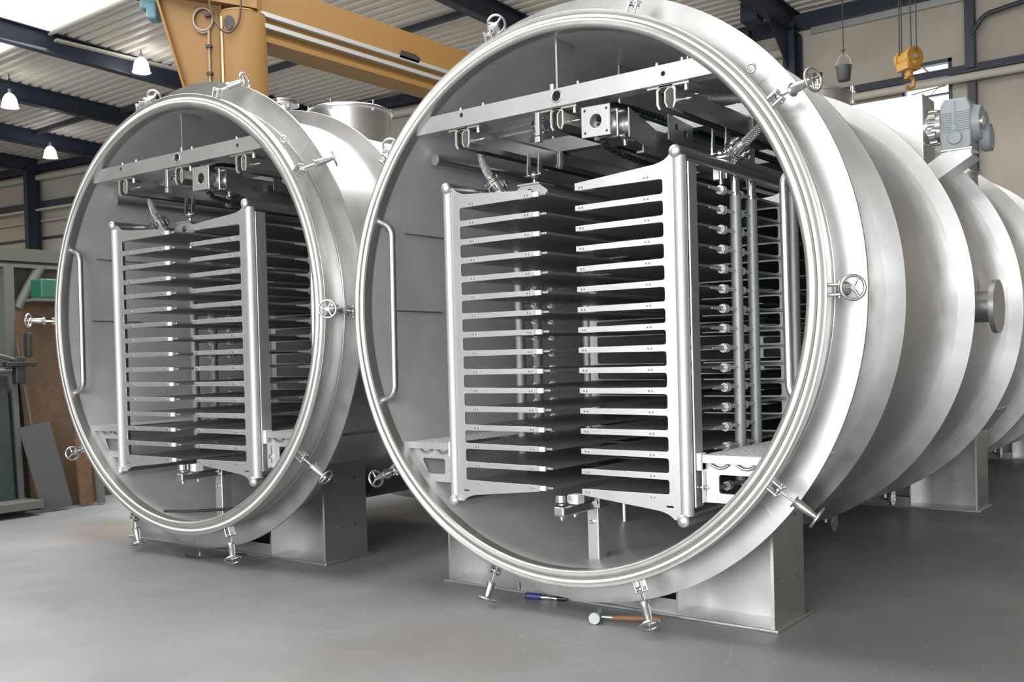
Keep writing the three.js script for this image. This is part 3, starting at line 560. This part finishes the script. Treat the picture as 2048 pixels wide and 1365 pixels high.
function makeRack(TT, q, label, chamber) {
  const R = thing('shelf_rack', label, 'shelf rack', TT.pos, TT.turn, 'shelf racks in the drying chambers'); R.scale.setScalar(TT.scale);
  const add = (n, g, m) => mesh(n, up(mir(Array.isArray(g) ? join(g) : g, q)), m, R);
  RZ.forEach((z, i) => {
    add('comb_frame', combGeo.clone().translate(0, 0, z - 0.006), steelFrame);
    add('post_pipe', rod(V(0.652, -0.935, z - 0.012), V(0.652, 0.585, z - 0.012), 0.0285, 0.0285, 24), postMatt);
    if (i === 0) {
      add('edge_strip', rbox(0.682, 0.69, -0.9, 0.56, z - 0.09, z - 0.02, 0.002), steelFrame);
      const b = [], br = [];
      for (let k = 0; k < NSH; k++) {
        for (const x of [0.148, 0.163, 0.487, 0.503]) b.push(new THREE.CylinderGeometry(0.0048, 0.0056, 0.005, 8).rotateX(PI / 2).translate(x, armY(k) - 0.001, z + 0.002));
        for (const [xa, xb] of [[0.135, 0.21], [0.475, 0.545]]) br.push(box(xa, xb, armY(k) - 0.0135, armY(k) - 0.0115, z - 0.045, z - 0.006), box(xa, xb, armY(k) - 0.0135, armY(k) + 0.0128, z - 0.012, z - 0.0065));
      }
      add('arm_screws', b, steelPolish).userData.kind = 'stuff';
      add('shelf_brackets', br, steelFrame).userData.kind = 'stuff';
    }
  });
  for (const y of [0.602, -0.954]) {
    add('frame_pipe', rod(V(0.646, y, ZF + 0.012), V(0.646, y, -3.62), 0.027, 0.027, 24), steelPipe);
    add('end_cap', new THREE.SphereGeometry(0.0285, 24, 14).scale(1, 1, 0.7).translate(0.646, y, ZF + 0.014), steelFrame);
  }
  for (let k = 0; k < NSH; k++) add('shelf_plate', rbox(q < 0 ? 0.055 : 0.113, 0.6, armY(k) - 0.006, armY(k) + 0.006, -3.6, ZF - 0.016, 0.003, 1), steelShelf);
  if (q < 0) for (let k = 0; k < NSH; k++) add('spacer_block', [rbox(0.088, 0.121, armY(k) - 0.012, armY(k) + 0.011, ZF - 0.012, ZF - 0.001, 0.0015, 1)], whitePlastic);
  // heating manifolds with a fitting for every shelf
  const man = q > 0 ? [[0.60, -0.695], [0.60, -0.875]] : [[0.66, -0.62], [0.66, -0.775]];
  for (const [mx, mz] of man) {
    add('manifold_pipe', rod(V(mx, -0.86, mz), V(mx, 0.50, mz), 0.0265, 0.0265, 24), pipeMatt);
    add('manifold_elbow', [rod(V(mx, 0.49, mz), V(mx, 0.60, mz), 0.0215, 0.0215, 20), rod(V(mx, 0.495, mz), V(mx, 0.505, mz), 0.028, 0.028, 20)], steelPolish);
    for (let k = 0; k < NSH; k++) {
      const y = armY(k) - 0.006, R8 = (a, b, r, r2 = r, n = 8) => rod(V(mx, y, mz + a * q), V(mx, y, mz + b * q), r, r2, n);
      add('shelf_fitting', [R8(0.27, 0.175, 0.004, 0.011, 10), R8(0.162, 0.15, 0.022), R8(0.136, 0.124, 0.022), R8(0.18, 0, 0.008, 0.008, 10), R8(0.125, 0.112, 0.014, 0.014, 6)], fittingMat);
    }
  }
  // hanger bracket and trolley
  const hx = q < 0 ? 0.385 : 0.575, hzz = q < 0 ? -0.42 : -0.60, hy = q < 0 ? 0.02 : 0.045;
  add('hanger_bracket', [...(q < 0 ? [extr([[hx - 0.12, 0.535], [hx + 0.1, 0.535], [hx + 0.1, 0.565], [hx + 0.05, 0.605], [hx - 0.07, 0.605], [hx - 0.12, 0.57]], 0.006, [hole(hx - 0.01, 0.565, 0.022)]).translate(0, hy, hzz + 0.05)] : [box(hx - 0.05, hx + 0.02, 0.57, 0.61 + hy, hzz - 0.03, hzz - 0.02)]), box(hx - 0.08, hx + 0.06, 0.605 + hy, 0.613 + hy, hzz - 0.06, hzz + 0.07)], steelFrame);
  add('hanger_rod', [rod(V(hx, 0.54, hzz), V(hx, 0.66, hzz), 0.010, 0.010, 12), new THREE.SphereGeometry(0.023, 16, 10).translate(hx, 0.685, hzz), nut(hx, 0.63, hzz, 0.02, 0.016), rod(V(hx - 0.05, 0.688, hzz), V(hx + 0.06, 0.684, hzz), 0.0075, 0.0075, 8)], steelPolish);
  for (const o of [-0.04, 0.03]) add('trolley_fork', extr([[-0.013, 0.68], [0.013, 0.68], [0.016, 0.71], [0.007, 0.8], [-0.007, 0.8], [-0.016, 0.71]], 0.008).rotateY(PI / 2).translate(hx + o, 0, hzz), steelPipe);
  // flexible supply hose
  if (q > 0) {
    flangePair([0.66, 0.69, -0.60], [0.8, 0.5, 0.15], 0.06, R);
    mesh('hose_stub', rod(V(0.60, 0.60 + H, -0.64), V(0.655, 0.687 + H, -0.602), 0.024, 0.024, 20), steelPolish, R);
    braidedHose([[0.685, 0.705, -0.595], [0.735, 0.732, -0.58], [0.80, 0.775, -0.56], [0.84, 0.83, -0.545], [0.825, 0.875, -0.53], [0.752, 0.892, -0.5], [0.624, 0.905, -0.46], [0.535, 0.91, -0.42]], 0.021, R);
    flangePair([0.525, 0.91, -0.415], [1, -0.02, -0.3], 0.03, R);
    mesh('mount_plate', join(rbox(0.50, 0.60, 0.625, 0.65, -0.62, -0.5, 0.003).translate(0, H, 0), extr([[-0.8, 0.60], [-0.66, 0.60], [-0.66, 0.70], [-0.69, 0.73], [-0.8, 0.73]], 0.006).rotateY(-PI / 2).translate(0.585, H, 0)), steelFrame, R);
    mesh('pipe_bracket', join(...man.map(([mx, mz]) => extr([[mx - 0.04, 0.62], [mx - 0.035, 0.5], [mx - 0.02, 0.48], [mx - 0.005, 0.48], [mx + 0.01, 0.62]], 0.006).translate(0, H, mz - 0.035))), steelFrame, R);
  } else {
    flangePair([-0.54, 0.632, -0.3], [-0.55, 0.75, 0.05], 0.06, R);
    mesh('hose_stub', rod(V(-0.54, 0.632 + H, -0.3), V(-0.48, 0.55 + H, -0.31), 0.024, 0.024, 20), steelPolish, R);
    braidedHose([[-0.56, 0.66, -0.298], [-0.605, 0.72, -0.3], [-0.634, 0.79, -0.3], [-0.63, 0.84, -0.3], [-0.58, 0.883, -0.3], [-0.457, 0.888, -0.28], [-0.3, 0.878, -0.24], [-0.2, 0.868, -0.2]], 0.02, R);
    flangePair([-0.17, 0.862, -0.19], [1, -0.05, 0.3], 0.045, R);
  }
  return R;
}
makeRack(RT, -1, 'left shelf rack of the nearer chamber, sixteen comb arms with white tips', right);
makeRack(RT, 1, 'brightly lit right shelf rack of the nearer chamber beside the twin manifold pipes', right);
makeRack(LT, -1, 'left shelf rack of the farther chamber, dim comb frame with white arm tips', left);
makeRack(LT, 1, 'right shelf rack of the farther chamber with bright round post', left);

// ------------------------------------------------------------------ grating steps inside the chambers
function makeStep(TT, q, label) {
  const S = thing('grating_step', label, 'grating step', TT.pos, TT.turn, 'grating steps in the drying chambers'); S.scale.setScalar(TT.scale);
  const add = (n, g, m) => mesh(n, up(mir(Array.isArray(g) ? join(g) : g, q)), m, S);
  const yT = -0.675, xi = 0.715, xo = 1.005, z0 = -0.075, z1 = -2.6;
  add('edge_angle', [box(xi, xo + 0.012, yT - 0.034, yT, z0 - 0.004, z0), box(xi, xi + 0.004, yT - 0.034, yT, z1, z0), box(xo, xo + 0.004, yT - 0.034, yT, z1, z0 - 0.01)], steelFrame);
  // perforated tread: bars in both directions with raised rims
  const bars = [];
  for (let x = xi + 0.004; x < xo; x += 0.030) bars.push(box(x, x + 0.014, yT - 0.005, yT - 0.0005, z1, z0 - 0.004));
  for (let z = z0 - 0.012; z > -1.5; z -= 0.030) bars.push(box(xi, xo, yT - 0.0045, yT, z - 0.014, z));
  bars.push(box(xi, xo, yT - 0.0045, yT, z1, -1.5));
  add('grating_tread', bars, gratingMat).userData.kind = 'stuff';
  // bracket frame below
  const fr = new THREE.Shape([[xi, yT - 0.034], [xo - 0.005, yT - 0.034], [0.9, yT - 0.205], [xi, yT - 0.205]].map(([x, y]) => new THREE.Vector2(x, y)));
  const ho = new THREE.Path(); { const a = 0.775, b = 0.93, c = yT - 0.085, d = yT - 0.165, r = 0.014; ho.moveTo(a + r, d); ho.lineTo(b - 0.04, d); ho.lineTo(b, c - r); ho.quadraticCurveTo(b, c, b - r, c); ho.lineTo(a + r, c); ho.quadraticCurveTo(a, c, a, c - r); ho.lineTo(a, d + r); ho.quadraticCurveTo(a, d, a + r, d); }
  add('bracket', extr(fr, 0.008, [ho], 0.001).translate(0, 0, z0 - 0.045), steelFrame);
  const ap = extr([[-0.05, yT - 0.205], [0, yT - 0.205], [0, yT - 0.02], [-0.05, yT - 0.02]], 0.005, [(() => { const p = new THREE.Path(); p.moveTo(-0.028, yT - 0.18); p.lineTo(-0.020, yT - 0.18); p.lineTo(-0.020, yT - 0.08); p.lineTo(-0.028, yT - 0.08); return p; })()]);
  add('slotted_plate', ap.rotateY(-PI / 2).translate(xi, 0, z0 - 0.01), steelFrame);
  add('stop_pad', rbox(0.692, xi, yT - 0.068, yT + 0.006, z0 - 0.045, z0 + 0.004, 0.004), whitePlastic);
  add('adjusting_screw', [rod(V(0.692, yT - 0.142, z0 - 0.03), V(0.735, yT - 0.142, z0 - 0.03), 0.005, 0.005, 10), rod(V(0.699, yT - 0.142, z0 - 0.03), V(0.706, yT - 0.142, z0 - 0.03), 0.012, 0.012, 6), rod(V(0.72, yT - 0.142, z0 - 0.03), V(0.727, yT - 0.142, z0 - 0.03), 0.012, 0.012, 6)], steelPolish);
  for (const x of [0.74, 0.86]) add('tread_clip', tube([V(x, yT - 0.04, z0 - 0.03), V(x + 0.03, yT - 0.055, z0 - 0.03), V(x + 0.06, yT - 0.055, z0 - 0.03), V(x + 0.085, yT - 0.04, z0 - 0.03)], 0.007, 14, 8), steelPipe);
  return S;
}
makeStep(RT, 1, 'white-lit perforated step at right inside the nearer chamber');
makeStep(RT, -1, 'perforated step at left inside the nearer chamber, behind the left rack');
makeStep(LT, 1, 'perforated step at right inside the farther chamber, next to its rack post');
makeStep(LT, -1, 'dim perforated step at left inside the farther chamber');

// ------------------------------------------------------------------ pillar crane behind the far chamber
{
  const T = thing('pillar_crane', 'yellow pillar crane with long girder behind the farther chamber', 'crane', [-6.59, 0, -3.29]);
  const add = (n, g, m = craneYellow, p = T) => mesh(n, g, m, p);
  add('column', rod(V(0, 0, 0), V(0, 5.08, 0), 0.258, 0.258, 48));
  add('column_cap', rod(V(0, 5.08, 0), V(0, 5.10, 0), 0.262, 0.245, 48));
  // tapered stiffening leg in the picture plane, flange on its slanting edge
  const dir = new THREE.Group(); dir.name = 'tapered_leg'; dir.rotation.y = 0.64; T.add(dir);
  mesh('leg_web', extr([[-0.22, 0], [-0.22, 5.75], [-1.02, 5.75], [-0.60, 4.2], [-0.46, 0]], 0.03).translate(0, 0, 0.02), craneYellow, dir);
  mesh('leg_flange', extr([[-1.02, 5.75], [-0.60, 4.2], [-0.46, 0], [-0.48, 0], [-0.62, 4.2], [-1.05, 5.75]], 0.24).translate(0, 0, -0.09), craneYellow, dir);
  mesh('leg_flange', box(-0.22, -0.20, 0, 5.75, 0.03, 0.1), craneYellow, dir);
  mesh('head_box', extr([[-1.3, 5.52], [-0.6, 5.26], [0.22, 5.10], [0.22, 6.4], [-1.3, 6.4]], 0.5).translate(0, 0, -0.3), craneYellow, dir);
  mesh('inspection_hole', new THREE.CylinderGeometry(0.068, 0.068, 0.01, 28).rotateX(PI / 2).scale(0.85, 1.15, 1).translate(-0.07, 4.93, 0.262), blackRubber, dir);
  mesh('blue_switch_box', [rbox(-1.17, -0.98, 5.22, 5.52, -0.2, -0.05, 0.02), rbox(-1.1, -0.98, 5.1, 5.3, -0.22, -0.04, 0.03)], std(lin(0.10, 0.22, 0.26), 0.5), dir);
  mesh('cable_loop', tube([V(-0.28, 6.0, 0.3), V(-0.275, 5.3, 0.3), V(-0.24, 5.0, 0.3), V(-0.12, 4.82, 0.3), V(0.0, 4.85, 0.3), V(0.075, 5.1, 0.3), V(0.09, 6.0, 0.3)], 0.012, 60, 8), std(lin(0.05, 0.022, 0.02), 0.5), dir);
  mesh('cable_coil', [new THREE.TorusGeometry(0.125, 0.013, 8, 40).scale(0.85, 1.1, 1).translate(-0.42, 5.03, 0.07), new THREE.TorusGeometry(0.118, 0.011, 8, 40).scale(0.9, 1.05, 1).translate(-0.415, 5.035, 0.085)], std(lin(0.30, 0.24, 0.22), 0.5), dir);
  mesh('conduit', rod(V(-0.36, 0.5, 0.07), V(-0.36, 4.95, 0.07), 0.014), std(lin(0.30, 0.22, 0.16), 0.5), dir);
  mesh('thin_pipe', rod(V(-0.17, 0.3, 0.21), V(-0.17, 5.02, 0.21), 0.012), std(lin(0.66, 0.46, 0.33), 0.4), dir);
  mesh('pipe_clip', [box(-0.39, -0.33, 4.72, 4.75, 0.05, 0.1), box(-0.39, -0.33, 4.42, 4.45, 0.05, 0.1), box(-0.39, -0.34, 5.06, 5.09, 0.05, 0.1)], blackRubber, dir);
  // girder running back along the hall
  add('girder', [box(-0.16, 0.16, 4.86, 5.49, -8.6, -0.1), box(-0.2, 0.2, 4.80, 4.86, -8.6, -0.1)]);
  add('girder_rail', box(0.16, 0.21, 5.08, 5.13, -8.6, -0.1), galv);
  add('girder_rail', box(0.16, 0.22, 4.95, 5.00, -8.6, -0.1), galv);
  add('cable_clip', extr([[-0.35, 0], [0.0, 0], [0.05, 0.06], [-0.05, 0.1], [-0.3, 0.1]], 0.02).rotateY(PI / 2).translate(0.19, 5.1, -2.6), blackRubber);
}
// hook block and bucket hanging in the far aisle
{
  const T = thing('hook_block', 'yellow crane hook block hanging on four wire ropes in front of the window', 'hook', [-1.26, 4.7, -10]);
  const add = (n, g, m = hookYellow) => mesh(n, g, m, T);
  const turn = g => g.rotateY(1.0);
  add('sheave_cover', turn(join(new THREE.CylinderGeometry(0.135, 0.135, 0.05, 40).rotateX(PI / 2).translate(0, 0.36, 0.1), new THREE.CylinderGeometry(0.13, 0.13, 0.05, 40).rotateX(PI / 2).translate(0, 0.36, -0.12), box(-0.11, 0.11, 0.2, 0.3, -0.12, 0.1), new THREE.CylinderGeometry(0.11, 0.11, 0.24, 32).rotateX(PI / 2).translate(0, 0.36, 0))));
  add('axle_cap', turn(new THREE.CylinderGeometry(0.03, 0.03, 0.02, 20).rotateX(PI / 2).translate(0, 0.36, 0.13)), galv);
  add('shank', [rod(V(0, 0.12, 0), V(0, 0.24, 0), 0.045, 0.06, 20)]);
  add('hook', turn(new THREE.TorusGeometry(0.075, 0.026, 14, 40, 4.9).rotateZ(-2.2).translate(0, 0.04, 0)));
  for (const [x, z] of [[-0.13, -0.12], [-0.10, 0.08], [0.06, 0.1], [0.13, 0.1]]) add('wire_rope', rod(V(x, 0.4, z), V(x * 0.9, 3.55, z), 0.008, 0.008, 8), blackRubber);
  // lettering on the sheave cover
  const cv = document.createElement('canvas'); cv.width = cv.height = 256; const g2 = cv.getContext('2d');
  g2.fillStyle = '#a9792f'; g2.fillRect(0, 0, 256, 256); g2.fillStyle = '#5a4a2c'; g2.font = 'bold 34px sans-serif'; g2.textAlign = 'center'; g2.fillText('ABUS', 128, 58); g2.fillStyle = '#efe6cf'; g2.font = 'bold 44px sans-serif'; g2.fillText('4 t', 112, 218);
  const t = new THREE.CanvasTexture(cv); t.colorSpace = THREE.SRGBColorSpace;
  const d = new THREE.Mesh(new THREE.CircleGeometry(0.132, 40).translate(0, 0.36, 0.1262).rotateY(1.0), std(0xffffff, 0.5, 0, { map: t })); d.name = 'printed_face'; T.add(d);
  const B = thing('bucket', 'dark grey bucket hanging from a chain beside the navy column', 'bucket', [-2.15, 4.93, -10]);
  mesh('pail', new THREE.LatheGeometry([[0.001, 0], [0.085, 0], [0.108, 0.2], [0.114, 0.205], [0.106, 0.208], [0.083, 0.008], [0.001, 0.008]].map(([r, y]) => new THREE.Vector2(r, y)), 32), std(lin(0.06, 0.062, 0.056), 0.6), B);
  mesh('bail', tube([V(-0.108, 0.19, 0), V(-0.085, 0.3, 0), V(0, 0.37, 0), V(0.085, 0.3, 0), V(0.108, 0.19, 0)], 0.004, 30, 6), galv, B);
  const links = []; for (let i = 0; i < 30; i++) links.push(new THREE.TorusGeometry(0.012, 0.004, 6, 12).scale(0.75, 1.3, 1).rotateY(i % 2 ? PI / 2 : 0).translate(0, 0.40 + i * 0.024, 0));
  mesh('chain', links, std(lin(0.06, 0.05, 0.045), 0.5, 0.6), B).userData.kind = 'stuff';
  mesh('rope', rod(V(0, 1.1, 0), V(0, 3.3, 0), 0.013, 0.013, 8), blackRubber, B);
  mesh('shackle', [rod(V(-0.035, 0.42, 0), V(0.035, 0.43, 0), 0.008, 0.008, 8), rod(V(0, 0.36, 0), V(0, 0.41, 0), 0.01, 0.006, 8)], std(lin(0.06, 0.05, 0.045), 0.5, 0.6), B);
}
// bell lamps under the rafters
[[-17.95, 7.857, -8.979, 'bell lamp glowing white below the big roof light, nearest the yellow crane'], [-22.1, 7.589, -7.99, 'bell lamp cut by the left picture edge under the second rafter'], [-26.3, 7.393, -11.072, 'small bell lamp lowest of the three, over the navy column']].forEach(([x, y, z, label], i) => {
  const T = thing('bell_lamp', label, 'lamp', [x, y, z], 0, 'hall lamps under the roof');
  const R = 0.30;
  mesh('shade', new THREE.LatheGeometry([[0.02, 0.44], [0.07, 0.43], [0.15, 0.38], [0.22, 0.27], [0.26, 0.1], [0.27, 0.03], [R, 0.0], [R - 0.012, 0.0], [0.25, 0.06], [0.2, 0.26], [0.1, 0.38], [0.02, 0.42]].map(([r, yy]) => new THREE.Vector2(r * 0.69, yy * 0.8)), 36), lampGlow, T);
  mesh('suspension', rod(V(0, 0.34, 0), V(0, ROOF(z) - y - 0.005, 0), 0.012, 0.012, 8), blackRubber, T);
  mesh('gear_housing', rod(V(0, 0.34, 0), V(0, 0.45, 0), 0.045, 0.035, 16), galv, T);
  const p = new THREE.PointLight(new THREE.Color(0.97, 0.98, 1), 0.8); p.position.set(x, y + 0.1, z); p.shadow.radius = 3; p.castShadow = true; scene.add(p);
});

// ------------------------------------------------------------------ storage corner at the far left
{
  struct('wall_partition', join(box(-6.2, -6.1, 0, 2.13, -1.35, 6), box(-6.22, -6.02, 2.13, 2.24, -1.4, 6)), std(lin(0.09, 0.092, 0.075), 0.8));
  struct('trim_5', join(box(-6.05, -5.98, 2.07, 2.10, -1.4, 6), box(-6.1, -5.98, 1.0, 2.07, -0.42, -0.34), box(-6.1, -5.98, 0, 2.07, 1.2, 1.28)), dimPaint);
  struct('trim_6', rod(V(-6.02, 1.72, -0.46), V(-6.02, 2.08, -0.66), 0.045), dimPaint);
  const woodBrown = std(lin(0.125, 0.07, 0.035), 0.75, 0, { map: boardTint }), woodPale = std(lin(0.18, 0.10, 0.05), 0.75, 0, { map: boardTint });
  const lean = (w, h, t, x, z, tilt, skew = 0) => new THREE.BoxGeometry(t, h, w).translate(0, h / 2, 0).rotateX(skew).rotateZ(tilt).translate(x, 0.012, z);
  single('board', lean(0.62, 1.78, 0.022, -5.78, -0.72, 0.13), woodBrown, 'tall brown hardboard leaning on the wall behind the farther chamber', 'board');
  single('grey_sheet', lean(0.26, 0.74, 0.008, -5.56, -0.52, 0.16, 0.16), std(lin(0.06, 0.062, 0.062), 0.6), 'slim dark grey sheet leaning against the brown board', 'sheet');
  single('wood_offcut', lean(0.12, 0.62, 0.025, -5.62, -0.80, 0.1), woodPale, 'short brown wood offcut standing right of the dark grey sheet', 'wood');
  single('metal_profile', lean(0.05, 0.62, 0.05, -5.58, -0.91, 0.1), dimPaint, 'narrow grey metal profile standing at the right end of the leaning boards', 'profile');
  single('storage_box', rbox(-6.0, -5.8, 1.80, 1.97, -0.85, -0.56, 0.015), std(lin(0.012, 0.10, 0.06), 0.5), 'small green plastic box on the ledge above the brown board', 'box');
  struct('trim_7', box(-6.1, -5.78, 1.775, 1.80, -1.3, -0.5), dimPaint);
  // trestle with glass sheets at the left picture edge
  const K = thing('glass_trestle', 'grey trestle holding glass sheets at the left picture edge', 'trestle', [-5.75, 0, 0]);
  const add = (n, g, m = dimPaint) => mesh(n, g, m, K);
  add('upright', box(-0.03, 0.03, 0, 1.25, -0.33, -0.29).rotateZ(0.06));
  add('upright', box(-0.03, 0.03, 0, 1.25, 0.6, 0.64).rotateZ(0.06));
  add('foot_beam', box(-0.1, 0.3, 0.06, 0.12, -0.35, 0.75));
  add('clamp_arm', [bentTube([V(0.02, 1.36, 0.5), V(0.05, 1.33, -0.1), V(0.03, 1.27, -0.3)], 0.02, 0.08), rod(V(0.03, 1.17, 0.5), V(0.03, 1.19, -0.25), 0.025)], std(lin(0.14, 0.14, 0.14), 0.4, 0.6));
  add('clamp_head', [rbox(-0.03, 0.06, 1.08, 1.3, -0.36, -0.28, 0.01), rbox(-0.02, 0.06, 1.3, 1.5, -0.42, -0.38, 0.01), rbox(-0.02, 0.07, 1.22, 1.26, -0.45, -0.2, 0.008)], blackRubber);
  add('strap', tube([V(0.05, 1.18, -0.05), V(0.06, 0.9, -0.12), V(0.06, 0.6, -0.1), V(0.05, 0.45, -0.05)], 0.008, 24, 6), std(lin(0.25, 0.26, 0.25), 0.6));
  const glassGreen = std(lin(0.04, 0.055, 0.05), 0.25, 0.0);
  add('glass_sheet', box(-0.02, -0.012, 0.12, 1.15, -0.28, 0.8).rotateZ(0.08), glassGreen);
  add('glass_sheet', box(0.03, 0.038, 0.12, 1.05, -0.25, 0.8).rotateZ(0.08), glassGreen);
  single('pole', rod(V(-5.60, 0.01, -0.44), V(-5.82, 1.42, -0.36), 0.012, 0.012, 8), std(lin(0.06, 0.055, 0.05), 0.5), 'thin dark pole leaning between the trestle and the brown board', 'pole');
}

// ------------------------------------------------------------------ small things on the floor
{
  const M = thing('mallet', 'hammer with wooden handle and round pale head lying before the nearer chamber', 'hammer', [0.19, 0, -0.03], 0.46);
  mesh('head', rod(V(0, 0.027, -0.045), V(0, 0.027, 0.045), 0.026, 0.026, 24), std(lin(0.10, 0.11, 0.12), 0.5, 0.3), M);
  mesh('striking_face', rod(V(0, 0.027, 0.045), V(0, 0.027, 0.052), 0.0265, 0.024, 24), std(lin(0.50, 0.55, 0.56), 0.5), M);
  mesh('ferrule', rod(V(0.02, 0.024, 0), V(0.075, 0.022, 0), 0.009, 0.010, 12), steelPipe, M);
  mesh('handle', new THREE.LatheGeometry([[0.001, 0], [0.010, 0], [0.012, 0.03], [0.013, 0.12], [0.0145, 0.2], [0.013, 0.225], [0.001, 0.228]].map(([r, y]) => new THREE.Vector2(r, y)), 16).rotateZ(-PI / 2).translate(0.07, 0.02, 0), std(lin(0.34, 0.17, 0.085), 0.55, 0, { map: boardTint }), M);
  const D = thing('air_tool', 'blue-handled hand tool lying under the rim of the nearer chamber', 'tool', [-0.33, 0, -0.2], 0.25);
  mesh('grip', rod(V(0, 0.016, 0), V(0.075, 0.016, 0), 0.0155, 0.0145, 16), std(lin(0.03, 0.04, 0.16), 0.45), D);
  mesh('end_ring', rod(V(-0.008, 0.016, 0), V(0.0, 0.016, 0), 0.0155, 0.0155, 16), blackRubber, D);
  mesh('shaft', [rod(V(0.075, 0.015, 0), V(0.115, 0.015, 0), 0.011, 0.012, 14), rod(V(0.11, 0.014, 0), V(0.17, 0.013, 0), 0.006, 0.006, 10), rod(V(0.145, 0.013, 0), V(0.16, 0.013, 0), 0.012, 0.012, 12)], steelPolish, D);
  mesh('chuck', rod(V(0.16, 0.014, 0), V(0.205, 0.014, 0), 0.0135, 0.010, 14), std(lin(0.03, 0.03, 0.035), 0.35, 0.6), D);
  single('cable_piece', tube([V(-2.85, 0.008, 0.05), V(-2.76, 0.008, 0.07), V(-2.68, 0.008, 0.03), V(-2.60, 0.008, -0.06), V(-2.54, 0.008, -0.16)], 0.006, 40, 8), blackRubber, 'short black cable lying under the farther chamber', 'cable');
  single('hex_nut', new THREE.CylinderGeometry(0.012, 0.012, 0.014, 6).translate(-2.83, 0.007, -0.04), steelPolish, 'tiny loose metal nut on the floor below the farther chamber', 'nut');
  single('rubber_strip', tube([V(-2.95, 0.287, 0.13), V(-2.86, 0.277, 0.02), V(-2.74, 0.276, -0.12), V(-2.64, 0.279, -0.24)], 0.009, 24, 8), blackRubber, 'black rubber strip lying on the floor inside the farther chamber', 'strip');
}

renderer.render(scene, camera);
